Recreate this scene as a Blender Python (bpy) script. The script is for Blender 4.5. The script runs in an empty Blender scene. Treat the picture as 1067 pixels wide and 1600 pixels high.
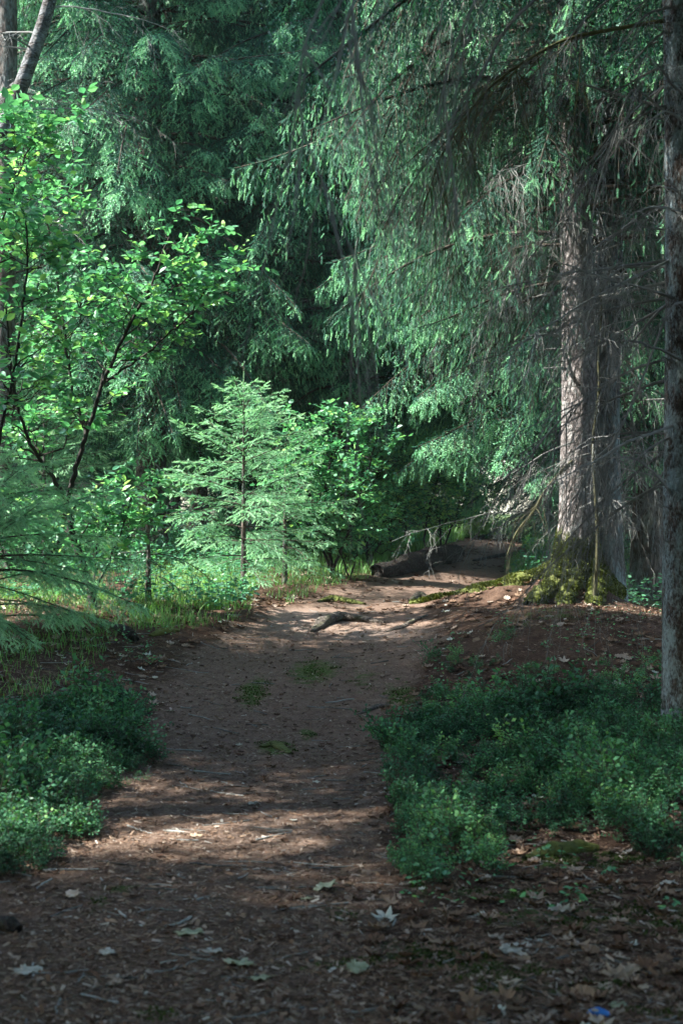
import bpy, math, random
import numpy as np
from mathutils import Vector, Matrix

R = math.radians
scene = bpy.context.scene
COL = scene.collection

# ------------------------------------------------------------------ camera, sky, sun, exposure
F = 2222.0                       # focal length in pixels of the 1067 x 1600 photograph
CAMZ = 1.5
cam_d = bpy.data.cameras.new('camera')
cam = bpy.data.objects.new('camera', cam_d)
COL.objects.link(cam)
cam.location = (0, 0, CAMZ)
cam.rotation_euler = (R(90), 0, 0)
cam_d.sensor_fit = 'VERTICAL'
cam_d.sensor_height = 36.0
cam_d.lens = 36.0 * F / 1600.0
cam_d.clip_start = 0.05
cam_d.clip_end = 2000
cam_d.dof.use_dof = True
cam_d.dof.focus_distance = 14.0
cam_d.dof.aperture_fstop = 4.2
scene.camera = cam

SUN_AZ = (-1.0, -0.12)           # horizontal direction from the scene to the sun
SUN_EL = 46.0
world = bpy.data.worlds.new('World')
scene.world = world
world.use_nodes = True
wn = world.node_tree
sky = wn.nodes.new('ShaderNodeTexSky')
sky.sky_type = 'NISHITA'
sky.sun_disc = False
sky.sun_elevation = R(SUN_EL)
sky.sun_rotation = math.atan2(SUN_AZ[0], SUN_AZ[1])
bg = wn.nodes['Background']
wn.links.new(sky.outputs[0], bg.inputs[0])
bg.inputs[1].default_value = 0.15

_h = math.hypot(*SUN_AZ)
SUN_DIR = Vector((SUN_AZ[0] / _h * math.cos(R(SUN_EL)), SUN_AZ[1] / _h * math.cos(R(SUN_EL)), math.sin(R(SUN_EL))))
sun_d = bpy.data.lights.new('sun', 'SUN')
sun_d.energy = 4.4
sun_d.angle = R(0.6)
sun_d.color = (1.0, 0.97, 0.92)
sun = bpy.data.objects.new('sun', sun_d)
COL.objects.link(sun)
sun.rotation_euler = SUN_DIR.to_track_quat('Z', 'Y').to_euler()
sun.location = SUN_DIR * 60

scene.view_settings.view_transform = 'Standard'
scene.view_settings.look = 'None'
scene.view_settings.gamma = 1
scene.view_settings.exposure = 2.48
scene.render.engine = 'CYCLES'
cy = scene.cycles
cy.max_bounces = 6
cy.diffuse_bounces = 4
cy.glossy_bounces = 2
cy.transmission_bounces = 4
cy.transparent_max_bounces = 4
cy.sample_clamp_indirect = 4
cy.use_denoising = True
cy.denoiser = 'OPENIMAGEDENOISE'
try:
    cy.denoising_prefilter = 'ACCURATE'
except Exception:
    pass

# ------------------------------------------------------------------ numeric helpers
def at(px, py, Y):
    return np.array([(px - 533.5) / F * Y, Y, CAMZ - (py - 800) / F * Y])

def nrm(a):
    return a / np.maximum(np.linalg.norm(a, axis=-1, keepdims=True), 1e-9)

def lattice(rng_seed, n=64):
    return np.random.default_rng(rng_seed).random((n, n))
_LAT = [lattice(i) for i in range(8)]

def vnoise(x, y, k=0):
    t = _LAT[k]; n = t.shape[0]
    xi = np.floor(x).astype(int); yi = np.floor(y).astype(int)
    fx = x - xi; fy = y - yi
    fx = fx * fx * (3 - 2 * fx); fy = fy * fy * (3 - 2 * fy)
    a = t[xi % n, yi % n]; b = t[(xi + 1) % n, yi % n]
    c = t[xi % n, (yi + 1) % n]; d = t[(xi + 1) % n, (yi + 1) % n]
    return (a * (1 - fx) + b * fx) * (1 - fy) + (c * (1 - fx) + d * fx) * fy

def fbm(x, y, o=4, k=0):
    s = 0; a = 1; tot = 0
    for i in range(o):
        s = s + a * vnoise(x * 2 ** i + 17.3 * i, y * 2 ** i - 9.1 * i, (k + i) % 8)
        tot += a; a *= .5
    return s / tot

# ------------------------------------------------------------------ terrain heights (thin plate spline through measured points)
CP = [at(533, 1600, 4.17), at(100, 1600, 4.17), at(1000, 1600, 4.2), at(533, 1385, 5.7), at(100, 1385, 5.7), at(533, 1250, 7.4),
      at(420, 1150, 9.5), at(450, 1050, 11.6), at(480, 978, 13.6), at(560, 940, 15.6), at(620, 905, 18), at(690, 875, 22),
      at(780, 845, 27.5), at(800, 836, 33),
      at(1040, 1150, 9), at(850, 940, 15), at(940, 945, 14.6), at(1030, 966, 13.6), at(690, 992, 12.9), at(850, 950, 12.7), at(960, 955, 12.8), at(770, 962, 12.9), at(860, 1015, 11.4), at(960, 1030, 11.3), at(760, 1030, 11.5),
      at(900, 1095, 10.6), at(660, 1105, 10.4), at(1067, 1290, 6.7), at(850, 1350, 6.35), at(1000, 1345, 6.35),
      at(760, 1400, 5.75), at(640, 945, 15.3),
      at(1010, 958, 18), at(940, 915, 22), at(1000, 880, 28),
      at(0, 1300, 6.8), at(0, 1120, 9.2), at(150, 1130, 9.2), at(150, 1000, 12.2), at(0, 1000, 12.2), at(250, 1012, 12.3), at(145, 945, 14),
      at(380, 932, 16), at(250, 935, 16), at(200, 860, 26), at(60, 870, 24), at(500, 890, 20), at(400, 845, 32),
      at(620, 850, 27), at(533, 836, 45), at(0, 845, 40), at(1000, 845, 40),
      np.array([-12, 5, .15]), np.array([12, 5, 0]), np.array([-14, 20, .6]), np.array([14, 20, .3]),
      np.array([0, -10, 0.05]), np.array([-20, -15, .2]), np.array([20, -15, .1]), np.array([0, 1, 0.0]),
      np.array([-30, 50, .6]), np.array([30, 50, .6]), np.array([0, 70, .5]), np.array([-45, 10, .5]), np.array([45, 10, .3])]
CP = np.array(CP)

def _U(r2):
    return 0.5 * r2 * np.log(np.maximum(r2, 1e-12))
_n = len(CP)
_K = _U(((CP[:, None, :2] - CP[None, :, :2]) ** 2).sum(-1)) + np.eye(_n) * 0.25
_P = np.c_[np.ones(_n), CP[:, :2]]
_A = np.block([[_K, _P], [_P.T, np.zeros((3, 3))]])
_W = np.linalg.solve(_A, np.r_[CP[:, 2], 0, 0, 0])

def ground(X, Y, fine=True):
    X = np.asarray(X, float); Y = np.asarray(Y, float)
    sh = X.shape
    x = np.clip(X.ravel(), -45, 45); y = np.clip(Y.ravel(), -15, 70)
    z = np.zeros_like(x)
    for s in range(0, len(x), 20000):
        q = np.c_[x[s:s + 20000], y[s:s + 20000]]
        r2 = ((q[:, None] - CP[None, :, :2]) ** 2).sum(-1)
        z[s:s + 20000] = _U(r2) @ _W[:_n] + _W[_n] + q @ _W[_n + 1:]
    z = z.reshape(sh)
    if fine:
        pm = path_mask(X, Y)
        z = z + (fbm(X * .9, Y * .9, 3, 1) - .5) * .05 + (fbm(X * 3.1, Y * 3.1, 3, 2) - .5) * (.05 - .035 * pm) + (fbm(X * 11, Y * 11, 2, 3) - .5) * (.02 - .012 * pm)
        z = z - .03 * pm
        z = z + ridge(X, Y)
    return z

def ridge(X, Y):
    """soil humped up over the main surface root of the big spruce"""
    pts = np.array([at(a, b, y)[:2] for a, b, y in [(895, 905, 14.95), (850, 905, 14.8), (800, 918, 14.75), (740, 930, 14.9), (690, 938, 15.1), (640, 950, 15.2)]])
    out = np.zeros_like(X)
    for i in range(len(pts) - 1):
        a, b = pts[i], pts[i + 1]; d = b - a
        t = np.clip(((X - a[0]) * d[0] + (Y - a[1]) * d[1]) / (d @ d), 0, 1)
        dist = np.hypot(X - a[0] - t * d[0], Y - a[1] - t * d[1])
        s = (i + t) / (len(pts) - 1)
        out = np.maximum(out, (.36 * (1 - s) ** 1.5 + .035) * np.exp(-(dist / (.36 - .2 * s)) ** 2))
    return out

def hit(px, py):
    """ground point seen at a pixel of the photograph"""
    Ys = np.geomspace(3.5, 60, 900)
    X = (px - 533.5) / F * Ys
    Z = CAMZ - (py - 800) / F * Ys
    g = ground(X, Ys, False)
    i = np.argmax(Z <= g)
    if Z[i] > g[i]: i = len(Ys) - 1
    return np.array([X[i], Ys[i], g[i]])

# path outline in plan
PL = [hit(x, y)[:2] for x, y in [(0, 1352), (70, 1315), (120, 1270), (165, 1210), (215, 1140), (240, 1080), (290, 1015), (395, 972), (480, 932), (575, 905)]] + [np.array([1.1, 22.5]), np.array([2.4, 28]), np.array([3.3, 33]), np.array([4.6, 40])]
PR = [hit(x, y)[:2] for x, y in [(560, 1600), (565, 1450), (590, 1385), (588, 1320), (605, 1220), (622, 1120), (650, 1050), (700, 990), (660, 950)]] + [np.array([1.9, 18]), np.array([2.7, 23]), np.array([3.6, 28]), np.array([4.5, 33]), np.array([6, 40])]
PL = np.array([[-3.2, -8], [-2.6, 3.0], [-2.1, 5]] + [list(p) for p in PL])
PR = np.array([[.5, -8], [.3, 3.0]] + [list(p) for p in PR])
PR = PR[np.argsort(PR[:, 1])]; PL = PL[np.argsort(PL[:, 1])]

def path_mask(X, Y):
    l = np.interp(Y, PL[:, 1], PL[:, 0]); r = np.interp(Y, PR[:, 1], PR[:, 0])
    w = (fbm(X * 2.3, Y * 2.3, 3, 5) - .5) * .5
    d = np.minimum(X - l, r - X) + w * .7
    m = np.clip(d / .3 + .5, 0, 1)
    return np.where((Y > -8) & (Y < 40), m, 0)

# ------------------------------------------------------------------ object helpers
def link(o, parent=None):
    COL.objects.link(o)
    if parent is not None: o.parent = parent
    return o

def tag(o, label=None, cat=None, group=None, kind=None):
    if label: o['label'] = label
    if cat: o['category'] = cat
    if group: o['group'] = group
    if kind: o['kind'] = kind
    return o

def empty(name, loc, label, cat, group=None, rz=0):
    o = bpy.data.objects.new(name, None)
    o.empty_display_size = .3
    o.location = tuple(float(v) for v in loc)
    o.rotation_euler = (0, 0, rz)
    link(o)
    return tag(o, label, cat, group)

def copy_thing(root, loc, rz, sc, label, group):
    c = root.copy(); COL.objects.link(c)
    c.location = tuple(float(v) for v in loc); c.rotation_euler = (0, 0, rz)
    c.scale = (sc, sc, sc) if not hasattr(sc, '__len__') else sc
    c['label'] = label
    if group: c['group'] = group
    elif 'group' in c: del c['group']
    for ch in root.children:
        d = ch.copy(); COL.objects.link(d); d.parent = c
    return c

class MB:
    """collects triangles and quads, with one tone value per vertex and one material index per face"""
    def __init__(s):
        s.v = []; s.t = []; s.f3 = []; s.m3 = []; s.f4 = []; s.m4 = []; s.n = 0
    def add(s, V, Fa, mat=0, tone=0.5):
        V = np.asarray(V, np.float32).reshape(-1, 3); Fa = np.asarray(Fa, np.int32)
        if len(V) == 0 or len(Fa) == 0: return
        s.v.append(V)
        s.t.append(np.broadcast_to(np.asarray(tone, np.float32), (len(V),)).copy())
        if Fa.shape[1] == 3:
            s.f3.append(Fa + s.n); s.m3.append(np.full(len(Fa), mat, np.int32))
        else:
            s.f4.append(Fa + s.n); s.m4.append(np.full(len(Fa), mat, np.int32))
        s.n += len(V)
    def inst(s, tv, tf, O, D, N, S, mat=0, tone=.5, W=None):
        """place template (x side, y along, z normal) at origins O, along D, with up vector N, size S"""
        O = np.asarray(O, float).reshape(-1, 3)
        if len(O) == 0: return
        D = nrm(np.asarray(D, float).reshape(-1, 3)); N = np.asarray(N, float).reshape(-1, 3)
        X = nrm(np.cross(D, N)); Z = np.cross(X, D)
        S = np.broadcast_to(np.asarray(S, float), (len(O),))
        Wd = S if W is None else np.broadcast_to(np.asarray(W, float), (len(O),))
        V = (O[:, None] + tv[None, :, 0, None] * X[:, None] * Wd[:, None, None] + tv[None, :, 1, None] * D[:, None] * S[:, None, None]
             + tv[None, :, 2, None] * Z[:, None] * Wd[:, None, None])
        k = len(tv)
        Fa = (tf[None] + (np.arange(len(O)) * k)[:, None, None]).reshape(-1, tf.shape[1])
        tone = np.broadcast_to(np.asarray(tone, float), (len(O),))
        s.add(V.reshape(-1, 3), Fa, mat, np.repeat(tone, k))
    def tubes(s, P, Rr, sides=3, mat=0, tone=.5, cap=False):
        """P (n,k,3) polylines, Rr (n,k) radii"""
        P = np.asarray(P, float)
        if P.ndim == 2: P = P[None]
        if len(P) == 0: return
        n, k, _ = P.shape
        Rr = np.broadcast_to(np.asarray(Rr, float), (n, k))
        T = np.gradient(P, axis=1); T = nrm(T)
        ref = np.where(np.abs(T[:, :1, 2:3]) > .8, np.array([1., 0, 0]), np.array([0, 0, 1.]))
        ref = np.broadcast_to(ref, T.shape)
        A = nrm(np.cross(T, ref)); B = np.cross(T, A)
        ang = np.arange(sides) / sides * 2 * np.pi
        V = P[:, :, None] + (A[:, :, None] * np.cos(ang)[:, None] + B[:, :, None] * np.sin(ang)[:, None]) * Rr[:, :, None, None]
        i = np.arange(n)[:, None, None] * (k * sides) + np.arange(k - 1)[None, :, None] * sides
        j = np.arange(sides)[None, None]; j2 = (j + 1) % sides
        Fa = np.stack([i + j, i + j2, i + sides + j2, i + sides + j], -1).reshape(-1, 4)
        tone = np.asarray(tone, float)
        if tone.ndim == 1: tone = np.repeat(tone, k * sides)
        s.add(V.reshape(-1, 3), Fa, mat, tone)
        if cap and n == 1:
            for e in (0, k - 1):
                c = P[0, e]; ring = V[0, e]
                VV = np.vstack([ring, c[None]])
                FF = np.array([[q, (q + 1) % sides, sides] for q in range(sides)])
                if e == 0: FF = FF[:, ::-1]
                s.add(VV, FF, mat, .5)
    def build(s, name, mats, parent=None, smooth=False):
        me = bpy.data.meshes.new(name)
        V = np.concatenate(s.v); me.vertices.add(len(V)); me.vertices.foreach_set('co', V.ravel())
        f3 = np.concatenate(s.f3) if s.f3 else np.zeros((0, 3), np.int32)
        f4 = np.concatenate(s.f4) if s.f4 else np.zeros((0, 4), np.int32)
        m = np.concatenate(s.m3 + s.m4)
        loops = np.concatenate([f3.ravel(), f4.ravel()]).astype(np.int32)
        me.loops.add(len(loops)); me.loops.foreach_set('vertex_index', loops)
        nf = len(f3) + len(f4)
        me.polygons.add(nf)
        st = np.concatenate([np.arange(len(f3)) * 3, len(f3) * 3 + np.arange(len(f4)) * 4]).astype(np.int32)
        me.polygons.foreach_set('loop_start', st)
        me.polygons.foreach_set('material_index', m)
        me.polygons.foreach_set('use_smooth', np.full(nf, smooth))
        a = me.attributes.new('tone', 'FLOAT', 'POINT')
        a.data.foreach_set('value', np.concatenate(s.t))
        me.update(calc_edges=True)
        for mm in (mats if isinstance(mats, (list, tuple)) else [mats]): me.materials.append(mm)
        o = bpy.data.objects.new(name, me)
        return link(o, parent)

# ------------------------------------------------------------------ materials
def mat(name):
    m = bpy.data.materials.new(name); m.use_nodes = True
    nt = m.node_tree; nt.nodes.clear()
    out = nt.nodes.new('ShaderNodeOutputMaterial')
    return m, nt, out
def node(nt, t, **k):
    n = nt.nodes.new(t)
    for a, b in k.items(): setattr(n, a, b)
    return n
def ramp(nt, fac, stops):
    r = node(nt, 'ShaderNodeValToRGB')
    e = r.color_ramp.elements
    e[0].position, e[0].color = stops[0][0], (*stops[0][1], 1)
    e[1].position, e[1].color = stops[-1][0], (*stops[-1][1], 1)
    for p, c in stops[1:-1]:
        q = e.new(p); q.color = (*c, 1)
    nt.links.new(fac, r.inputs[0])
    return r.outputs[0]
def mixc(nt, f, a, b, mode='MIX'):
    n = node(nt, 'ShaderNodeMix', data_type='RGBA', blend_type=mode)
    for i, v in ((0, f), (6, a), (7, b)):
        if isinstance(v, (int, float)): n.inputs[i].default_value = v
        elif isinstance(v, tuple): n.inputs[i].default_value = (*v, 1)
        else: nt.links.new(v, n.inputs[i])
    return n.outputs[2]
def noise(nt, sc, det=4, vec=None, rough=.6, dist=0):
    n = node(nt, 'ShaderNodeTexNoise')
    n.inputs['Scale'].default_value = sc; n.inputs['Detail'].default_value = det; n.inputs['Roughness'].default_value = rough
    n.inputs['Distortion'].default_value = dist
    if vec is not None: nt.links.new(vec, n.inputs['Vector'])
    return n.outputs[0]
def attr(nt, name='tone'):
    a = node(nt, 'ShaderNodeAttribute', attribute_name=name)
    return a.outputs['Fac']
def math_(nt, op, a, b=0.0, clamp=False):
    n = node(nt, 'ShaderNodeMath', operation=op); n.use_clamp = clamp
    for i, v in ((0, a), (1, b)):
        if isinstance(v, (int, float)): n.inputs[i].default_value = v
        else: nt.links.new(v, n.inputs[i])
    return n.outputs[0]
def pos(nt, scale=(1, 1, 1), obj=True):
    t = node(nt, 'ShaderNodeTexCoord')
    m = node(nt, 'ShaderNodeMapping'); m.inputs['Scale'].default_value = scale
    if obj: nt.links.new(t.outputs['Object'], m.inputs[0])
    else:
        g = node(nt, 'ShaderNodeNewGeometry'); nt.links.new(g.outputs['Position'], m.inputs[0])
    return m.outputs[0]

def leaf_mat(name, stops, trans=.35, rough=.5, tint=(.9, 1.0, .35), spec=.3):
    m, nt, out = mat(name)
    c = ramp(nt, attr(nt), stops)
    p = node(nt, 'ShaderNodeBsdfPrincipled'); p.inputs['Roughness'].default_value = rough
    p.inputs['Specular IOR Level'].default_value = spec
    nt.links.new(c, p.inputs['Base Color'])
    t = node(nt, 'ShaderNodeBsdfTranslucent')
    nt.links.new(mixc(nt, 1.0, c, tint, 'MULTIPLY'), t.inputs[0])
    b = node(nt, 'ShaderNodeMixShader'); b.inputs[0].default_value = trans
    nt.links.new(p.outputs[0], b.inputs[1]); nt.links.new(t.outputs[0], b.inputs[2])
    nt.links.new(b.outputs[0], out.inputs[0])
    return m

M = {}
M['needle'] = leaf_mat('spruce_needles', [(0, (.06, .058, .052)), (.12, (.04, .08, .055)), (.35, (.04, .13, .092)), (.65, (.07, .215, .14)), (.85, (.16, .41, .22)), (1, (.30, .60, .31))], .32, .5, (.72, 1.0, .62))
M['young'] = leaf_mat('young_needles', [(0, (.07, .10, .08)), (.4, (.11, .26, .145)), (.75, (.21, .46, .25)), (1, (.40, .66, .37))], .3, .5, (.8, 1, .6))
M['leaf'] = leaf_mat('broad_leaves', [(0, (.04, .12, .075)), (.4, (.075, .235, .135)), (.75, (.16, .41, .19)), (1, (.38, .60, .19))], .45, .38, (.78, 1.0, .6), .4)
M['berry'] = leaf_mat('bilberry_leaves', [(0, (.03, .075, .045)), (.5, (.06, .18, .095)), (.85, (.12, .32, .14)), (1, (.22, .44, .16))], .3, .6, (.9, 1, .35), .12)
M['grass'] = leaf_mat('grass_blades', [(0, (.08, .14, .05)), (.5, (.12, .28, .08)), (1, (.28, .50, .17))], .4, .45)
M['moss'] = leaf_mat('moss', [(0, (.03, .04, .012)), (.5, (.075, .095, .024)), (1, (.15, .18, .045))], .25, .8, (1, 1, .4), .1)
M['litter'] = leaf_mat('dead_leaves', [(0, (.05, .03, .02)), (.3, (.12, .07, .045)), (.6, (.22, .15, .10)), (.85, (.38, .32, .26)), (1, (.5, .52, .46))], .1, .75, (1, .8, .5), .1)

def wood_mat(name, a, b, sc=40):
    m, nt, out = mat(name)
    p = node(nt, 'ShaderNodeBsdfPrincipled'); p.inputs['Roughness'].default_value = .85; p.inputs['Specular IOR Level'].default_value = .15
    n = noise(nt, sc, 4)
    f = math_(nt, 'ADD', math_(nt, 'MULTIPLY', n, .6), math_(nt, 'SUBTRACT', math_(nt, 'MULTIPLY', attr(nt), .9), .25), True)
    nt.links.new(mixc(nt, f, a, b), p.inputs['Base Color'])
    nt.links.new(p.outputs[0], out.inputs[0])
    return m
M['twig'] = wood_mat('living_twigs', (.035, .028, .02), (.095, .08, .062))
M['dead'] = wood_mat('dead_twigs', (.06, .055, .048), (.30, .31, .285), 25)
M['mosstwig'] = wood_mat('mossy_twigs', (.05, .042, .03), (.12, .13, .045), 9)
M['darkbark'] = wood_mat('dark_bark', (.016, .014, .012), (.055, .047, .04), 30)

def bark_mat(name, dark, light, lichen, lich_amt, scale=(14, 14, 5), moss_h=0.0, bump=.6, plate=1.0):
    m, nt, out = mat(name)
    v = pos(nt, scale)
    vo = node(nt, 'ShaderNodeTexVoronoi', feature='DISTANCE_TO_EDGE')
    vo.inputs['Scale'].default_value = plate
    wv = node(nt, 'ShaderNodeVectorMath', operation='ADD')
    wn_ = node(nt, 'ShaderNodeTexNoise'); wn_.inputs['Scale'].default_value = 1.5 * plate; wn_.inputs['Detail'].default_value = 4
    nt.links.new(v, wn_.inputs['Vector'])
    ws = node(nt, 'ShaderNodeVectorMath', operation='SCALE'); ws.inputs['Scale'].default_value = .9
    nt.links.new(wn_.outputs['Color'], ws.inputs[0])
    nt.links.new(v, wv.inputs[0]); nt.links.new(ws.outputs[0], wv.inputs[1])
    nt.links.new(wv.outputs[0], vo.inputs['Vector'])
    e = math_(nt, 'MULTIPLY', vo.outputs['Distance'], 3.2, True)
    n1 = noise(nt, 3.2, 6, v, .7)
    n2 = noise(nt, .45, 3, v)
    h = math_(nt, 'ADD', math_(nt, 'MULTIPLY', e, .6), math_(nt, 'MULTIPLY', n1, .7))
    c = ramp(nt, h, [(.25, dark), (.6, tuple((x + y) / 2 for x, y in zip(dark, light))), (1.0, light)])
    la = math_(nt, 'MULTIPLY', math_(nt, 'SUBTRACT', math_(nt, 'ADD', math_(nt, 'MULTIPLY', n1, .6), math_(nt, 'MULTIPLY', n2, .6)), 1.0 - lich_amt), 7, True)
    c = mixc(nt, la, c, lichen)
    if moss_h > 0:
        tc = node(nt, 'ShaderNodeTexCoord'); sp = node(nt, 'ShaderNodeSeparateXYZ'); nt.links.new(tc.outputs['Object'], sp.inputs[0])
        zz = math_(nt, 'SUBTRACT', moss_h, sp.outputs[2])
        f = math_(nt, 'MULTIPLY', math_(nt, 'ADD', math_(nt, 'MULTIPLY', zz, 2.5), math_(nt, 'MULTIPLY', math_(nt, 'SUBTRACT', noise(nt, .6, 5, v), .5), 3.0)), 3, True)
        mc = ramp(nt, noise(nt, 6, 5, v, .7), [(.25, (.05, .05, .015)), (.5, (.12, .145, .025)), (.75, (.24, .26, .045))])
        c = mixc(nt, f, c, mc)
    p = node(nt, 'ShaderNodeBsdfPrincipled'); p.inputs['Roughness'].default_value = .85; p.inputs['Specular IOR Level'].default_value = .2
    nt.links.new(c, p.inputs['Base Color'])
    b = node(nt, 'ShaderNodeBump'); b.inputs['Strength'].default_value = bump; b.inputs['Distance'].default_value = .035
    nt.links.new(h, b.inputs['Height']); nt.links.new(b.outputs[0], p.inputs['Normal'])
    nt.links.new(p.outputs[0], out.inputs[0])
    return m
M['bark_big'] = bark_mat('spruce_bark', (.05, .04, .034), (.36, .32, .30), (.30, .33, .31), .36, (16, 16, 7), .55, 1.3)
M['bark_grey'] = bark_mat('grey_bark', (.035, .032, .03), (.14, .13, .12), (.16, .21, .21), .46, (16, 16, 6), 0, .8)
M['bark_near'] = bark_mat('near_bark', (.03, .022, .017), (.11, .085, .07), (.24, .30, .30), .46, (26, 26, 13), 0, .6)
M['bark_far'] = bark_mat('far_bark', (.035, .028, .022), (.14, .11, .09), (.16, .18, .17), .42, (10, 10, 4), 0, .6)
M['bark_pale'] = bark_mat('pale_bark', (.02, .017, .015), (.11, .10, .09), (.17, .18, .18), .45, (8, 8, 16), 0, .5)
M['log_bark'] = bark_mat('log_bark', (.008, .006, .005), (.055, .04, .033), (.05, .055, .035), .36, (14, 14, 14), 0, 1.5, 1.2)
M['root_bark'] = bark_mat('root_bark', (.04, .032, .026), (.16, .135, .11), (.07, .08, .035), .38, (20, 20, 20), 0, .7)

def ground_mat():
    m, nt, out = mat('forest_ground')
    w = pos(nt, (1, 1, 1), False)
    pm = attr(nt, 'path'); mo = attr(nt, 'moss')
    n_big = noise(nt, 1.1, 4, w); n_mid = noise(nt, 9, 8, w, .8); n_fine = noise(nt, 70, 4, w, .75)
    # short fallen needles: two stretched noises turned against each other
    def streak(rot, sc):
        mp = node(nt, 'ShaderNodeMapping'); mp.inputs['Rotation'].default_value = (0, 0, rot); mp.inputs['Scale'].default_value = (1, .16, 1)
        nt.links.new(w, mp.inputs[0])
        return noise(nt, sc, 3, mp.outputs[0], .6, .6)
    st = math_(nt, 'MAXIMUM', streak(.5, 190), streak(-.75, 170))
    st = math_(nt, 'MAXIMUM', st, streak(1.6, 180))
    path_c = ramp(nt, math_(nt, 'ADD', math_(nt, 'MULTIPLY', n_mid, .5), math_(nt, 'MULTIPLY', n_fine, .5)),
                  [(.3, (.035, .024, .018)), (.45, (.12, .081, .060)), (.58, (.205, .147, .112)), (.76, (.36, .28, .22))])
    path_c = mixc(nt, math_(nt, 'MULTIPLY', math_(nt, 'SUBTRACT', st, .6), 5, True), path_c, (.30, .20, .145))
    # worn pale sandy soil on the trodden crest, plus a fainter pale patch further down
    sandy = attr(nt, 'sand')
    path_c = mixc(nt, sandy, path_c, ramp(nt, n_fine, [(.3, (.20, .145, .11)), (.7, (.42, .33, .27))]))
    floor_c = ramp(nt, math_(nt, 'ADD', math_(nt, 'MULTIPLY', n_mid, .6), math_(nt, 'MULTIPLY', n_fine, .4)),
                   [(.3, (.02, .013, .009)), (.48, (.065, .04, .028)), (.62, (.13, .085, .06)), (.8, (.22, .16, .12))])
    f = math_(nt, 'MULTIPLY', math_(nt, 'SUBTRACT', math_(nt, 'ADD', pm, math_(nt, 'MULTIPLY', math_(nt, 'SUBTRACT', n_mid, .5), 1.4)), .3), 2.2, True)
    c = mixc(nt, f, floor_c, path_c)
    mossc = ramp(nt, noise(nt, 130, 4, w, .7), [(.3, (.035, .055, .018)), (.55, (.07, .115, .03)), (.8, (.14, .21, .055))])
    mf = math_(nt, 'MULTIPLY', math_(nt, 'SUBTRACT', math_(nt, 'ADD', mo, math_(nt, 'MULTIPLY', math_(nt, 'SUBTRACT', noise(nt, 11, 6, w, .75), .5), 2.2)), .36), 3.0, True)
    c = mixc(nt, math_(nt, 'MULTIPLY', mf, .95), c, mossc)
    p = node(nt, 'ShaderNodeBsdfPrincipled'); p.inputs['Roughness'].default_value = .95; p.inputs['Specular IOR Level'].default_value = .04
    nt.links.new(c, p.inputs['Base Color'])
    b = node(nt, 'ShaderNodeBump'); b.inputs['Strength'].default_value = 1.0; b.inputs['Distance'].default_value = .03
    hh = math_(nt, 'ADD', math_(nt, 'MULTIPLY', n_mid, .8), math_(nt, 'ADD', math_(nt, 'MULTIPLY', n_fine, .35), math_(nt, 'MULTIPLY', st, .2)))
    nt.links.new(hh, b.inputs['Height']); nt.links.new(b.outputs[0], p.inputs['Normal'])
    nt.links.new(p.outputs[0], out.inputs[0])
    return m
M['ground'] = ground_mat()

# ------------------------------------------------------------------ ground and path
def blob(X, Y, px, py, rx, ry, k=0):
    c = hit(px, py)
    d = np.hypot((X - c[0]) / rx, (Y - c[1]) / ry)
    return np.clip(1.25 - d, 0, 1)

def moss_field(X, Y):
    m = np.zeros_like(X)
    for px, py, rx, ry, s in [(490, 1045, .28, .6, .85), (395, 1075, .16, .7, .8), (430, 1162, .17, .35, .9), (480, 1140, .08, .3, .8), (625, 1085, .15, .6, .8),
                              (660, 1490, .28, .25, .85), (560, 1495, .35, .1, .6), (760, 1520, .3, .3, .7), (940, 1440, .5, .28, .85), (930, 1345, .45, .2, 1), (1060, 1450, .2, .2, .9),
                              (900, 1550, .3, .1, .6), (1050, 1590, .2, .1, .8), (250, 1565, .09, .09, .8), (155, 1400, .08, .25, .6), (540, 1420, .12, .2, .6),
                              (715, 935, .5, .5, .9), (780, 925, .7, .4, .8), (860, 960, .8, .5, .45), (180, 1380, .1, .1, .7), (780, 1400, .5, .15, .75), (570, 1060, .2, .5, .5)]:
        m = np.maximum(m, s * blob(X, Y, px, py, rx, ry))
    far = np.clip((Y - 16) / 6, 0, 1) * (1 - path_mask(X, Y)) * .7
    return np.maximum(m, far)

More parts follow.
